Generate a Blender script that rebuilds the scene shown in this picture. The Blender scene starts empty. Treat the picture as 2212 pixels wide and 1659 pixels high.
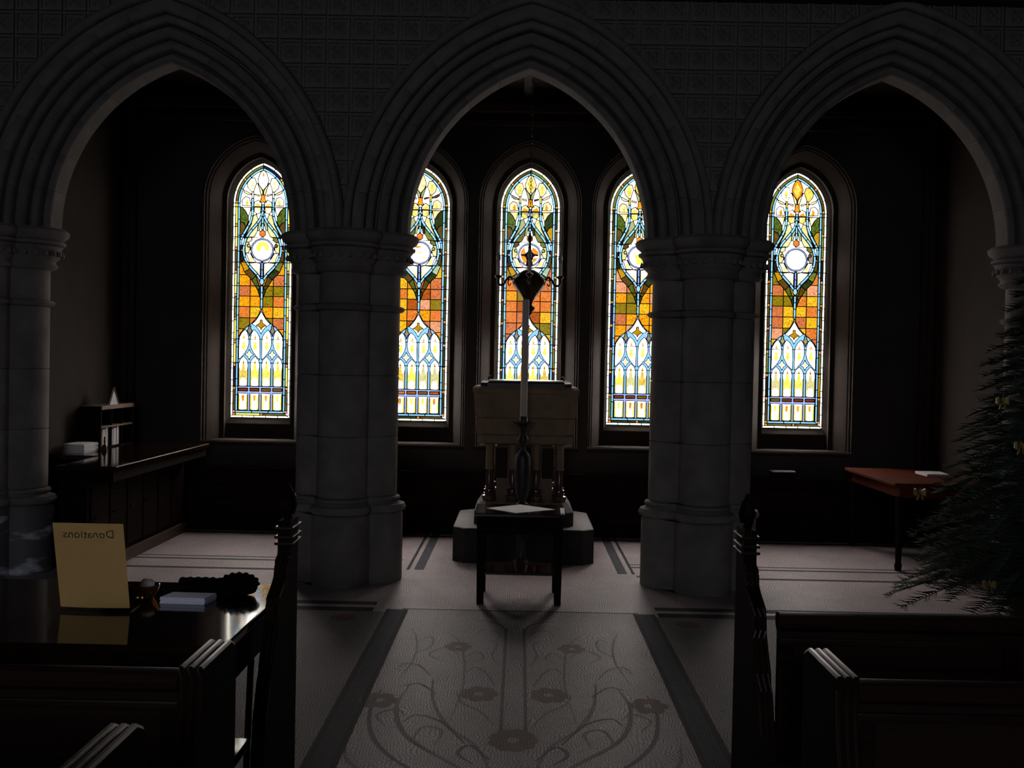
import bpy, bmesh, math, random
from mathutils import Vector, Matrix
from mathutils.geometry import delaunay_2d_cdt
random.seed(7)
R = math.radians
PI = math.pi
scene = bpy.context.scene
C = scene.collection

# ------------------------------------------------------------------ camera
cam_d = bpy.data.cameras.new('camera')
cam = bpy.data.objects.new('camera', cam_d)
C.objects.link(cam)
cam_d.sensor_width = 36.0
cam_d.lens = 36.0 * 2300 / 2212
cam_d.clip_start = 0.05
cam.matrix_world = (Matrix.Translation((0, 0, 1.70)) @ Matrix.Rotation(R(0.43), 4, 'Z')
                    @ Matrix.Rotation(R(89.0), 4, 'X') @ Matrix.Rotation(R(1.12), 4, 'Z'))
scene.camera = cam

# ------------------------------------------------------------------ sky light (bright overcast outside)
SKY = 26.0                             # radiance at the horizon
world = bpy.data.worlds.new('overcast_sky')
scene.world = world
world.use_nodes = True
bg = world.node_tree.nodes['Background']
bg.inputs[0].default_value = (0.95, 0.97, 1.0, 1)
# overcast sky: three times as bright at the zenith as at the horizon, dull ground below
wn, wl_ = world.node_tree.nodes, world.node_tree.links
wtc = wn.new('ShaderNodeTexCoord')
wsx = wn.new('ShaderNodeSeparateXYZ')
wup = wn.new('ShaderNodeMapRange')
wup.inputs['From Min'].default_value = 0.0
wup.inputs['From Max'].default_value = 1.0
wup.inputs['To Min'].default_value = SKY
wup.inputs['To Max'].default_value = SKY * 3
wdn = wn.new('ShaderNodeMapRange')
wdn.inputs['From Min'].default_value = -0.35
wdn.inputs['From Max'].default_value = -0.12
wdn.inputs['To Min'].default_value = 0.3
wdn.inputs['To Max'].default_value = 1.0
wml = wn.new('ShaderNodeMath')
wml.operation = 'MULTIPLY'
wl_.new(wtc.outputs['Generated'], wsx.inputs[0])
wl_.new(wsx.outputs['Z'], wup.inputs[0])
wl_.new(wsx.outputs['Z'], wdn.inputs[0])
wl_.new(wup.outputs[0], wml.inputs[0])
wl_.new(wdn.outputs[0], wml.inputs[1])
wl_.new(wml.outputs[0], bg.inputs[1])
try:
    world.cycles.sampling_method = 'MANUAL'
    world.cycles.sample_map_resolution = 256
except Exception:
    pass
vs = scene.view_settings
vs.view_transform = 'Standard'
vs.look = 'None'
vs.exposure = 0.2
vs.gamma = 1.0
vs.use_curve_mapping = False
cy = scene.cycles
cy.use_denoising = True
cy.max_bounces = 6
cy.diffuse_bounces = 3
cy.glossy_bounces = 3
cy.transmission_bounces = 4
cy.transparent_max_bounces = 8
cy.sample_clamp_indirect = 4.0
cy.caustics_reflective = False
cy.caustics_refractive = False
cy.use_adaptive_sampling = False

# window positions (shared by the openings, the glass and the sky portals)
UNIT = 0.0048                         # one template unit of the stained glass in metres
WIN_X = [-2.70, -1.067, 0.072, 1.206, 2.826]
WIN_Y, WIN_Z = 11.05, 1.104
WALL_Y = 10.72


def portal(name, loc, rx, rz, sx, sy):
    ld = bpy.data.lights.new(name, 'AREA')
    ld.shape = 'RECTANGLE'
    ld.size, ld.size_y = sx, sy
    ld.cycles.is_portal = True
    o = bpy.data.objects.new(name, ld)
    C.objects.link(o)
    o.location = loc
    o.rotation_euler = (rx, 0, rz)


for wx in WIN_X:
    portal('sky_portal', (wx, WIN_Y + 0.05, WIN_Z + 1.32), R(-90), 0, 0.66, 2.68)
NAVE_WIN = (-0.9, 2.2, 1.9, 5.6)      # rear nave window: centre x, width, z0, z1
portal('sky_portal', (NAVE_WIN[0], -7.05, (NAVE_WIN[2] + NAVE_WIN[3]) / 2), R(90), 0, NAVE_WIN[1], NAVE_WIN[3] - NAVE_WIN[2])

# ------------------------------------------------------------------ materials
MATS = {}


def lin(c):
    return tuple((x / 12.92 if x <= 0.04045 else ((x + 0.055) / 1.055) ** 2.4) for x in c)


def new_mat(name):
    m = bpy.data.materials.new(name)
    m.use_nodes = True
    m.node_tree.nodes.clear()
    return m, m.node_tree.nodes, m.node_tree.links


def surf(name, c1, c2, rough=0.8, scale=8.0, bump=0.3, metal=0.0, spec=0.5, bscale=None, stretch=(1, 1, 1), detail=5, coat=0.0, coat_rough=0.05, dist=0.01):
    if name in MATS:
        return MATS[name]
    m, n, l = new_mat(name)
    out = n.new('ShaderNodeOutputMaterial')
    p = n.new('ShaderNodeBsdfPrincipled')
    tc = n.new('ShaderNodeTexCoord')
    mp = n.new('ShaderNodeMapping')
    mp.inputs['Scale'].default_value = stretch
    no = n.new('ShaderNodeTexNoise')
    no.inputs['Scale'].default_value = scale
    no.inputs['Detail'].default_value = detail
    cr = n.new('ShaderNodeValToRGB')
    cr.color_ramp.elements[0].position = 0.3
    cr.color_ramp.elements[1].position = 0.7
    cr.color_ramp.elements[0].color = (*c1, 1)
    cr.color_ramp.elements[1].color = (*c2, 1)
    l.new(tc.outputs['Object'], mp.inputs['Vector'])
    l.new(mp.outputs[0], no.inputs['Vector'])
    l.new(no.outputs[0], cr.inputs[0])
    l.new(cr.outputs[0], p.inputs['Base Color'])
    p.inputs['Roughness'].default_value = rough
    p.inputs['Metallic'].default_value = metal
    p.inputs['Specular IOR Level'].default_value = spec
    if coat:
        p.inputs['Coat Weight'].default_value = coat
        p.inputs['Coat Roughness'].default_value = coat_rough
    if bump:
        n2 = n.new('ShaderNodeTexNoise')
        n2.inputs['Scale'].default_value = bscale or scale * 4
        n2.inputs['Detail'].default_value = 6
        b = n.new('ShaderNodeBump')
        b.inputs['Strength'].default_value = bump
        b.inputs['Distance'].default_value = dist
        l.new(mp.outputs[0], n2.inputs['Vector'])
        l.new(n2.outputs[0], b.inputs['Height'])
        l.new(b.outputs[0], p.inputs['Normal'])
    l.new(p.outputs[0], out.inputs[0])
    MATS[name] = m
    return m


def glass_mat(name, T, mottle=0.0, scale=60.0):
    """stained glass: a coloured filter for the daylight behind it, with a faint surface gloss"""
    if name in MATS:
        return MATS[name]
    m, n, l = new_mat(name)
    out = n.new('ShaderNodeOutputMaterial')
    tr = n.new('ShaderNodeBsdfTransparent')
    gl = n.new('ShaderNodeBsdfGlossy')
    gl.inputs['Roughness'].default_value = 0.25
    gl.inputs['Color'].default_value = (0.5, 0.5, 0.5, 1)
    mx = n.new('ShaderNodeMixShader')
    mx.inputs[0].default_value = 0.04
    if mottle:
        tc = n.new('ShaderNodeTexCoord')
        no = n.new('ShaderNodeTexNoise')
        no.inputs['Scale'].default_value = scale
        no.inputs['Detail'].default_value = 3
        no.inputs['Distortion'].default_value = 1.2
        cr = n.new('ShaderNodeValToRGB')
        cr.color_ramp.elements[0].position = 0.36
        cr.color_ramp.elements[1].position = 0.56
        d = tuple(t * (1 - mottle) ** (1.0 + 0.5 * k) for k, t in enumerate(T))
        cr.color_ramp.elements[0].color = (*d, 1)
        cr.color_ramp.elements[1].color = (*T, 1)
        l.new(tc.outputs['Object'], no.inputs['Vector'])
        l.new(no.outputs[0], cr.inputs[0])
        l.new(cr.outputs[0], tr.inputs[0])
    else:
        tr.inputs[0].default_value = (*T, 1)
    l.new(tr.outputs[0], mx.inputs[1])
    l.new(gl.outputs[0], mx.inputs[2])
    l.new(mx.outputs[0], out.inputs[0])
    MATS[name] = m
    return m


def mosaic_mat(name, c1, c2, grout, rough=0.42, tw=0.016, flow=0.055):
    m, n, l = new_mat(name)
    out = n.new('ShaderNodeOutputMaterial')
    p = n.new('ShaderNodeBsdfPrincipled')
    tc = n.new('ShaderNodeTexCoord')
    no = n.new('ShaderNodeTexNoise')
    no.inputs['Scale'].default_value = 5.0
    no.inputs['Detail'].default_value = 2.0
    vm = n.new('ShaderNodeVectorMath'); vm.operation = 'MULTIPLY_ADD'
    vm.inputs[1].default_value = (flow * 2, flow * 2, 0)
    br = n.new('ShaderNodeTexBrick')
    br.inputs['Scale'].default_value = 1.0
    br.inputs['Mortar Size'].default_value = 0.0023
    br.inputs['Mortar Smooth'].default_value = 0.3
    br.inputs['Brick Width'].default_value = tw
    br.inputs['Row Height'].default_value = tw * 0.95
    br.inputs['Color1'].default_value = (*c1, 1)
    br.inputs['Color2'].default_value = (*c2, 1)
    br.inputs['Mortar'].default_value = (*grout, 1)
    n3 = n.new('ShaderNodeTexNoise')
    n3.inputs['Scale'].default_value = 1.7
    n3.inputs['Detail'].default_value = 4
    mr = n.new('ShaderNodeMapRange')
    mr.inputs['To Min'].default_value = 0.55
    mr.inputs['To Max'].default_value = 1.25
    mul = n.new('ShaderNodeMix'); mul.data_type = 'RGBA'; mul.blend_type = 'MULTIPLY'
    mul.inputs[0].default_value = 1.0
    b = n.new('ShaderNodeBump')
    b.invert = True
    b.inputs['Strength'].default_value = 0.9
    b.inputs['Distance'].default_value = 0.004
    b2 = n.new('ShaderNodeBump')
    b2.inputs['Strength'].default_value = 0.25
    b2.inputs['Distance'].default_value = 0.01
    n4 = n.new('ShaderNodeTexNoise')
    n4.inputs['Scale'].default_value = 45.0
    l.new(tc.outputs['Object'], no.inputs['Vector'])
    l.new(no.outputs['Color'], vm.inputs[0])
    rot = n.new('ShaderNodeMapping')
    rot.inputs['Rotation'].default_value = (0, 0, R(90))
    l.new(tc.outputs['Object'], rot.inputs['Vector'])
    l.new(rot.outputs[0], vm.inputs[2])
    l.new(vm.outputs[0], br.inputs['Vector'])
    l.new(tc.outputs['Object'], n3.inputs['Vector'])
    l.new(n3.outputs[0], mr.inputs[0])
    l.new(br.outputs[0], mul.inputs[6])
    l.new(mr.outputs[0], mul.inputs[7])
    l.new(mul.outputs[2], p.inputs['Base Color'])
    l.new(br.outputs['Fac'], b.inputs['Height'])
    l.new(tc.outputs['Object'], n4.inputs['Vector'])
    l.new(n4.outputs[0], b2.inputs['Height'])
    l.new(b.outputs[0], b2.inputs['Normal'])
    l.new(b2.outputs[0], p.inputs['Normal'])
    p.inputs['Roughness'].default_value = rough
    p.inputs['Specular IOR Level'].default_value = 0.14
    l.new(p.outputs[0], out.inputs[0])
    return m


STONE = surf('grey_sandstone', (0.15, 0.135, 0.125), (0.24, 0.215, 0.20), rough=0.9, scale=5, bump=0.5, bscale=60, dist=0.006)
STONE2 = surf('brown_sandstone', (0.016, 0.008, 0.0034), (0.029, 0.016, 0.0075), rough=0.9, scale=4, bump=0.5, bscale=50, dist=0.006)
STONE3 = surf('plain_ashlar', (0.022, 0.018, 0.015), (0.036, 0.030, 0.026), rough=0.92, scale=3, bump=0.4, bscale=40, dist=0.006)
STREAK = surf('streaked_stone', (0.13, 0.12, 0.12), (0.85, 0.88, 0.98), rough=0.6, scale=2.4, bump=0.0, stretch=(1.0, 1.0, 3.2), detail=4)  # grey stone with bluish white streaks from stretched noise
for nd in STREAK.node_tree.nodes:
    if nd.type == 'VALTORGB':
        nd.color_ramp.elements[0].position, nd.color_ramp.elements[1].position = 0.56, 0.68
FONTST = surf('pale_font_stone', (0.15, 0.105, 0.065), (0.21, 0.15, 0.095), rough=0.8, scale=9, bump=0.35, bscale=70, dist=0.004)
MARBLE = surf('dark_red_marble', (0.035, 0.015, 0.012), (0.09, 0.04, 0.03), rough=0.2, scale=12, bump=0.0)
PLINTH = surf('dark_plinth_stone', (0.020, 0.018, 0.018), (0.035, 0.031, 0.030), rough=0.75, spec=0.2, scale=7, bump=0.3, bscale=50, dist=0.004)
WOOD = surf('dark_oak', (0.006, 0.003, 0.002), (0.018, 0.009, 0.006), rough=0.8, spec=0.05, scale=4, bump=0.15, bscale=20, stretch=(1, 1, 9), dist=0.002)
WOODX = surf('dark_oak_lengthwise', (0.008, 0.003, 0.002), (0.026, 0.009, 0.005), rough=0.36, spec=0.3, scale=4, bump=0.15, bscale=20, stretch=(0.4, 9, 9), dist=0.002)
VARN = surf('varnished_table_wood', (0.007, 0.003, 0.0015), (0.022, 0.009, 0.004), rough=0.9, scale=3, bump=0.0, stretch=(0.5, 9, 9), coat=1.0, coat_rough=0.075, spec=0.0)
RED = surf('red_brown_wood', (0.07, 0.015, 0.006), (0.12, 0.028, 0.011), rough=0.75, spec=0.05, scale=3, bump=0.1, bscale=15, stretch=(9, 0.6, 9), dist=0.002)
CEILW = surf('ceiling_board', (0.020, 0.010, 0.006), (0.04, 0.02, 0.012), rough=0.6, scale=4, bump=0.2, bscale=15, stretch=(0.5, 9, 9), dist=0.003)
LEAD = surf('lead', (0.006, 0.006, 0.007), (0.012, 0.012, 0.013), rough=0.6, scale=20, bump=0.0)
IRON = surf('black_iron', (0.008, 0.008, 0.009), (0.014, 0.014, 0.016), rough=0.5, scale=20, bump=0.0)
BRASS = surf('aged_brass', (0.035, 0.022, 0.010), (0.08, 0.05, 0.024), rough=0.35, metal=0.9, scale=25, bump=0.0)
GOLD = surf('gold_foil', (0.20, 0.13, 0.04), (0.32, 0.21, 0.07), rough=0.5, metal=0.4, scale=25, bump=0.0)
PAPER = surf('white_paper', (0.72, 0.70, 0.70), (0.80, 0.78, 0.78), rough=0.8, scale=6, bump=0.0)
BLUEP = surf('bluish_white_paper', (0.78, 0.79, 0.95), (0.84, 0.85, 0.98), rough=0.7, scale=6, bump=0.0)
WAX = surf('candle_wax', (0.55, 0.48, 0.40), (0.62, 0.55, 0.47), rough=0.5, scale=5, bump=0.0)
BLACKK = surf('black_knit', (0.004, 0.004, 0.005), (0.007, 0.0065, 0.008), rough=1.0, spec=0.0, scale=90, bump=0.8, bscale=150, dist=0.004)
NEEDLE = surf('fir_needles', (0.006, 0.022, 0.008), (0.016, 0.05, 0.016), rough=0.6, scale=10, bump=0.0)
BARK = surf('fir_bark', (0.03, 0.02, 0.013), (0.06, 0.04, 0.026), rough=0.9, scale=15, bump=0.4)
MOS = mosaic_mat('mosaic_lilac_grey', (0.76, 0.655, 0.66), (0.60, 0.515, 0.53), (0.16, 0.135, 0.135), rough=0.5)
MOSF = mosaic_mat('mosaic_side_shade', (0.29, 0.26, 0.27), (0.22, 0.20, 0.21), (0.07, 0.065, 0.065), rough=0.6)  # side floor darkened in colour to stand in for pillar shade
MOSB = mosaic_mat('mosaic_blue_grey', (0.10, 0.115, 0.14), (0.065, 0.075, 0.095), (0.03, 0.03, 0.03), rough=0.75, flow=0.01)
MOSD = mosaic_mat('mosaic_dark', (0.045, 0.042, 0.05), (0.03, 0.03, 0.036), (0.02, 0.02, 0.02), rough=0.75, flow=0.01)
MOSR = mosaic_mat('mosaic_rust', (0.27, 0.135, 0.095), (0.18, 0.10, 0.075), (0.06, 0.05, 0.05), rough=0.62, flow=0.03)
MOSS = mosaic_mat('mosaic_shadow_grey', (0.11, 0.10, 0.105), (0.08, 0.075, 0.08), (0.04, 0.035, 0.035), rough=0.62, flow=0.03)
MOSG = mosaic_mat('mosaic_moss', (0.23, 0.22, 0.20), (0.17, 0.165, 0.15), (0.05, 0.045, 0.045), rough=0.62, flow=0.03)


# ------------------------------------------------------------------ mesh helpers
def world_loc(o):
    v = Vector((0, 0, 0))
    while o is not None:
        v += o.location
        o = o.parent
    return v


class MB:
    def __init__(self):
        self.v, self.f, self.flat = [], [], False

    def add(self, vs_, fs):
        k = len(self.v)
        self.v += [tuple(p) for p in vs_]
        self.f += [tuple(i + k for i in f) for f in fs]
        return self

    def box(self, x0, x1, y0, y1, z0, z1, b=0.0):
        if b <= 0:
            vs_ = [(x, y, z) for z in (z0, z1) for y in (y0, y1) for x in (x0, x1)]
            return self.add(vs_, [(0, 2, 3, 1), (4, 5, 7, 6), (0, 1, 5, 4), (2, 6, 7, 3), (0, 4, 6, 2), (1, 3, 7, 5)])
        self.flat = True
        bm = bmesh.new()
        bmesh.ops.create_cube(bm, size=1)
        for v in bm.verts:
            v.co = Vector(((x0 + x1) / 2 + v.co.x * (x1 - x0), (y0 + y1) / 2 + v.co.y * (y1 - y0), (z0 + z1) / 2 + v.co.z * (z1 - z0)))
        bmesh.ops.bevel(bm, geom=list(bm.edges), offset=b, segments=2, profile=0.5, affect='EDGES')
        bm.verts.index_update()
        self.add([v.co for v in bm.verts], [[v.index for v in f.verts] for f in bm.faces])
        bm.free()
        return self

    def lathe(self, prof, cx=0, cy_=0, n=24, sx=1, sy=1):
        vs_, fs = [], []
        for r, z in prof:
            for k in range(n):
                a = 2 * PI * k / n
                vs_.append((cx + r * sx * math.cos(a), cy_ + r * sy * math.sin(a), z))
        m = len(prof)
        for i in range(m - 1):
            for k in range(n):
                k2 = (k + 1) % n
                fs.append((i * n + k, i * n + k2, (i + 1) * n + k2, (i + 1) * n + k))
        fs.append(tuple(range(n - 1, -1, -1)))
        fs.append(tuple((m - 1) * n + k for k in range(n)))
        return self.add(vs_, fs)

    def loft(self, rings, cap=True):
        n = len(rings[0])
        vs_ = [p for r in rings for p in r]
        fs = []
        for i in range(len(rings) - 1):
            for k in range(n):
                k2 = (k + 1) % n
                fs.append((i * n + k, i * n + k2, (i + 1) * n + k2, (i + 1) * n + k))
        if cap:
            fs.append(tuple(range(n - 1, -1, -1)))
            fs.append(tuple((len(rings) - 1) * n + k for k in range(n)))
        return self.add(vs_, fs)

    def tube(self, pts, r, n=8, cap=True):
        pts = [Vector(p) for p in pts]
        rs = r if isinstance(r, (list, tuple)) else [r] * len(pts)
        rings = []
        for i, p in enumerate(pts):
            d = (pts[min(i + 1, len(pts) - 1)] - pts[max(i - 1, 0)]).normalized()
            ref = Vector((0, 0, 1)) if abs(d.z) < 0.9 else Vector((1, 0, 0))
            a = d.cross(ref).normalized()
            b = d.cross(a).normalized()
            rings.append([p + rs[i] * (a * math.cos(2 * PI * k / n) + b * math.sin(2 * PI * k / n)) for k in range(n)])
        return self.loft(rings, cap)

    def prism(self, pts, axis, a0, a1):
        """polygon pts (2-D) swept along an axis from a0 to a1"""
        def P(p, a):
            return {'x': (a, p[0], p[1]), 'y': (p[0], a, p[1]), 'z': (p[0], p[1], a)}[axis]
        n = len(pts)
        vs_ = [P(p, a0) for p in pts] + [P(p, a1) for p in pts]
        fs = [(k, (k + 1) % n, n + (k + 1) % n, n + k) for k in range(n)]
        fs += [tuple(range(n - 1, -1, -1)), tuple(range(n, 2 * n))]
        return self.add(vs_, fs)

    def mesh(self, name, off=(0, 0, 0), smooth=40):
        me = bpy.data.meshes.new(name)
        me.from_pydata([(p[0] - off[0], p[1] - off[1], p[2] - off[2]) for p in self.v], [], self.f)
        bm = bmesh.new()
        bm.from_mesh(me)
        bmesh.ops.recalc_face_normals(bm, faces=bm.faces)
        bm.to_mesh(me)
        bm.free()
        if smooth and not self.flat:
            for p in me.polygons:
                p.use_smooth = True
            me.set_sharp_from_angle(angle=R(smooth))
        return me

    def build(self, name, mat, parent=None, smooth=40):
        off = world_loc(parent)
        return place(name, self.mesh(name, off, smooth), mat, parent)


def place(name, me, mat, parent=None, loc=(0, 0, 0)):
    if mat is not None and not me.materials:
        me.materials.append(mat)
    o = bpy.data.objects.new(name, me)
    C.objects.link(o)
    o.location = loc
    if parent is not None:
        o.parent = parent
    return o


def tag(o, label=None, cat=None, group=None, kind=None):
    if label:
        o['label'] = label
    if cat:
        o['category'] = cat
    if group:
        o['group'] = group
    if kind:
        o['kind'] = kind
    return o


def empty(name, loc, label=None, cat=None, group=None, kind=None):
    o = bpy.data.objects.new(name, None)
    C.objects.link(o)
    o.location = loc
    o.matrix_world = Matrix.Translation(loc)
    return tag(o, label, cat, group, kind)


def bez(p0, p1, p2, p3, n=8):
    out = []
    for i in range(n + 1):
        t = i / n
        out.append(tuple((1 - t) ** 3 * a + 3 * (1 - t) ** 2 * t * b + 3 * (1 - t) * t * t * c + t ** 3 * d for a, b, c, d in zip(p0, p1, p2, p3)))
    return out


def smooth_line(pts, n=4):
    """Catmull-Rom through the points"""
    P = [Vector(p) for p in pts]
    P = [P[0] * 2 - P[1]] + P + [P[-1] * 2 - P[-2]]
    out = []
    for i in range(1, len(P) - 2):
        for k in range(n):
            t = k / n
            a, b, c, d = P[i - 1], P[i], P[i + 1], P[i + 2]
            out.append(tuple(0.5 * ((2 * b) + (c - a) * t + (2 * a - 5 * b + 4 * c - d) * t * t + (3 * b - a - 3 * c + d) * t ** 3)))
    out.append(tuple(P[-2]))
    return out


def ribbon(pts, w):
    """closed 2-D polygon of a stroke along pts"""
    P = [Vector(p) for p in pts]
    L, Rr = [], []
    for i, p in enumerate(P):
        d = (P[min(i + 1, len(P) - 1)] - P[max(i - 1, 0)]).normalized()
        nrm = Vector((-d.y, d.x))
        ww = (w[i] if isinstance(w, (list, tuple)) else w) / 2
        L.append(tuple(p + nrm * ww))
        Rr.append(tuple(p - nrm * ww))
    return L + Rr[::-1]


# ------------------------------------------------------------------ floor
floor = MB().box(-6.2, 6.2, -7.6, 11.4, -0.2, 0.0).build('floor', MOS, smooth=0)
tag(floor, 'lilac grey mosaic floor with dark bands and leaf scrolls', kind='structure')


def inlay(name, poly, mat, z=0.0015):
    m = MB().prism(poly, 'z', -0.01, z)
    return m.build(name, mat, floor, smooth=0)


def rect(x0, x1, y0, y1):
    return [(x0, y0), (x1, y0), (x1, y1), (x0, y1)]


for s in (-1, 1):
    xa = 0.035 + s * 0.80
    inlay('border_band', rect(min(xa, xa + s * 0.10), max(xa, xa + s * 0.10), 1.0, 7.32), MOSB)
    for dx in (-0.012, 0.112):
        inlay('border_line', rect(xa + s * dx - 0.014, xa + s * dx + 0.014, 1.0, 7.32), MOSD, 0.002)
    inlay('border_band', rect(min(xa, xa + s * 0.08), max(xa, xa + s * 0.08), 8.75, 10.6), MOSB)
    inlay('border_line', rect(xa + s * 0.13 - 0.012, xa + s * 0.13 + 0.012, 8.75, 10.6), MOSD, 0.002)
    inlay('side_shade_field', rect(min(xa + s * 0.12, s * 5.4), max(xa + s * 0.12, s * 5.4), -2.0, 7.24), MOSF, 0.001)
    inlay('cross_band', rect(min(s * 0.98, s * 3.9), max(s * 0.98, s * 3.9), 7.24, 7.36), MOSD)
    inlay('cross_band', rect(min(s * 0.98, s * 3.9), max(s * 0.98, s * 3.9), 7.44, 7.54), MOSB)
    for yy, ww in ((8.62, 0.06), (9.02, 0.045), (9.16, 0.025)):
        inlay('cross_band', rect(min(s * 0.98, s * 3.9), max(s * 0.98, s * 3.9), yy, yy + ww), MOSB)
inlay('centre_field', rect(-0.79, 0.86, 0.5, 7.33), mosaic_mat('mosaic_centre_field', (0.46, 0.40, 0.405), (0.32, 0.28, 0.285), (0.07, 0.06, 0.06), rough=0.5, flow=0.065), 0.001)
inlay('cross_line', rect(-0.78, 0.85, 7.33, 7.35), MOSD)
inlay('edge_band', rect(-3.9, 4.0, 10.42, 10.5), MOSB)
# leaf scroll ornament in the middle of the aisle
fx = 0.0


SCROLL_N = [0]


def scroll(pts, w0, mat, z=0.0018):
    for s in (-1, 1):
        SCROLL_N[0] += 1
        z = 0.0011 + 0.00001 * SCROLL_N[0]
        line = smooth_line([(fx + s * p[0], p[1]) for p in pts], 5)
        n = len(line)
        inlay('leaf_scroll', ribbon(line, [0.6 * w0 * (0.35 + 0.65 * math.sin(PI * min(0.98, max(0.06, k / (n - 1))))) for k in range(n)]), mat, z)


for x in (-0.058, 0.058):
    inlay('stem_line', rect(fx + x - 0.009, fx + x + 0.009, 4.75, 6.85), MOSS)
scroll([(0.06, 6.75), (0.09, 6.92), (0.17, 7.02), (0.29, 7.06)], 0.028, MOSS)
scroll([(0.075, 6.60), (0.13, 6.78), (0.21, 6.80), (0.24, 6.68)], 0.026, MOSG)
scroll([(0.30, 5.05), (0.27, 5.6), (0.29, 6.1), (0.34, 6.5), (0.44, 6.75)], 0.026, MOSG)
scroll([(0.29, 6.15), (0.22, 6.28), (0.18, 6.15), (0.24, 6.05)], 0.03, MOSG)
scroll([(0.32, 6.2), (0.42, 6.35), (0.50, 6.2), (0.43, 6.08)], 0.03, MOSG)
scroll([(0.08, 4.35), (0.16, 4.7), (0.30, 4.95), (0.40, 5.3), (0.44, 5.7)], 0.04, MOSG)
scroll([(0.10, 4.30), (0.30, 4.55), (0.50, 4.85), (0.58, 5.25), (0.55, 5.6)], 0.045, MOSG)
scroll([(0.14, 4.25), (0.42, 4.42), (0.62, 4.75), (0.70, 5.15), (0.69, 5.5)], 0.04, MOSS)
scroll([(0.46, 4.75), (0.42, 4.95), (0.33, 4.9), (0.35, 4.72)], 0.035, MOSG)
scroll([(0.60, 4.95), (0.66, 5.1), (0.58, 5.2), (0.52, 5.1)], 0.03, MOSG)
scroll([(0.10, 4.55), (0.19, 4.72), (0.24, 4.62), (0.17, 4.5)], 0.035, MOSS)
scroll([(0.09, 5.0), (0.17, 5.2), (0.26, 5.32), (0.30, 5.5)], 0.03, MOSG)
scroll([(0.10, 5.6), (0.16, 5.85), (0.22, 5.95), (0.27, 5.85)], 0.03, MOSG)
scroll([(0.62, 5.7), (0.58, 6.1), (0.60, 6.5), (0.66, 6.8)], 0.024, MOSG)
scroll([(0.58, 6.2), (0.50, 6.4), (0.52, 6.6), (0.57, 6.55)], 0.028, MOSG)
scroll([(0.20, 4.25), (0.50, 4.30), (0.70, 4.50), (0.76, 4.8)], 0.035, MOSG)
scroll([(0.22, 4.75), (0.34, 5.02), (0.47, 5.12), (0.52, 5.02)], 0.03, MOSS)
scroll([(0.40, 5.45), (0.50, 5.62), (0.58, 5.58)], 0.03, MOSS)
scroll([(0.09, 6.0), (0.13, 6.2), (0.11, 6.45), (0.16, 6.55)], 0.024, MOSG)
scroll([(0.45, 5.75), (0.53, 5.95), (0.62, 6.0), (0.66, 5.85)], 0.028, MOSG)


def flower(x, y, r, mat, n=7):
    for k in range(n):
        a = 2 * PI * k / n
        cx_, cy_ = x + math.cos(a) * r * 0.62, y + math.sin(a) * r * 0.8
        inlay('flower_petal', [(cx_ + 0.40 * r * math.cos(2 * PI * j / 8), cy_ + 0.5 * r * math.sin(2 * PI * j / 8)) for j in range(8)], mat, 0.0018 + 0.00001 * k)


flower(fx, 4.80, 0.115, MOSR, 9)
for s in (-1, 1):
    flower(fx + s * 0.18, 5.47, 0.10, MOSR)
    flower(fx + s * 0.68, 5.33, 0.10, MOSR, 6)
    flower(fx + s * 0.34, 6.38, 0.085, MOSR, 6)
    inlay('rust_patch', [(0.0 + s * 1.15 + 0.09 * math.cos(2 * PI * j / 10), 7.05 + 0.1 * math.sin(2 * PI * j / 10)) for j in range(10)], MOSR)

# ------------------------------------------------------------------ walls
def cdt_wall(name, outer, holes, y, mat, thick=None):
    """a wall face in the XZ plane at depth y with openings"""
    vs_, fs = [], []
    for poly in [outer] + holes:
        if sum(poly[i - 1][0] * poly[i][1] - poly[i][0] * poly[i - 1][1] for i in range(len(poly))) < 0:
            poly = poly[::-1]
        k = len(vs_)
        vs_ += [Vector(p) for p in poly]
        fs.append(list(range(k, k + len(poly))))
    ov, oe, of, _, _, orf = delaunay_2d_cdt(vs_, [], fs, 1, 1e-5, True)
    m = MB()
    keep = [f for f, o in zip(of, orf) if 0 in o and not any(k > 0 for k in o)]
    m.add([(p.x, y, p.y) for p in ov], keep)
    return m


def pointed(a, c, zs, n=14):
    """points of a pointed arch from (+a, zs) over the apex to (-a, zs); arc centres at -c / +c"""
    Rr = a + c
    t1 = math.acos(c / Rr)
    right = [(-c + Rr * math.cos(t1 * i / n), zs + Rr * math.sin(t1 * i / n)) for i in range(n + 1)]
    return right + [(-x, z) for x, z in right[-2::-1]]


# back wall with five lancet openings
HOLE_A, HOLE_C, SPRING = 0.3072 + 0.205, 28 * UNIT, WIN_Z + 463 * UNIT
SILL_Z = 0.895
holes = []
for wx in WIN_X:
    pts = pointed(HOLE_A, HOLE_C, SPRING)
    holes.append([(wx + p[0], p[1]) for p in pts] + [(wx - HOLE_A, SILL_Z), (wx + HOLE_A, SILL_Z)])
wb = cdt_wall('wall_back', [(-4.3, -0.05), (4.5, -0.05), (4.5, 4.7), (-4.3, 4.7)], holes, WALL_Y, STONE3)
wall_back = tag(wb.build('wall_back', STONE3, smooth=0), 'dark stone wall pierced by five lancet windows', kind='structure')
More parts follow.
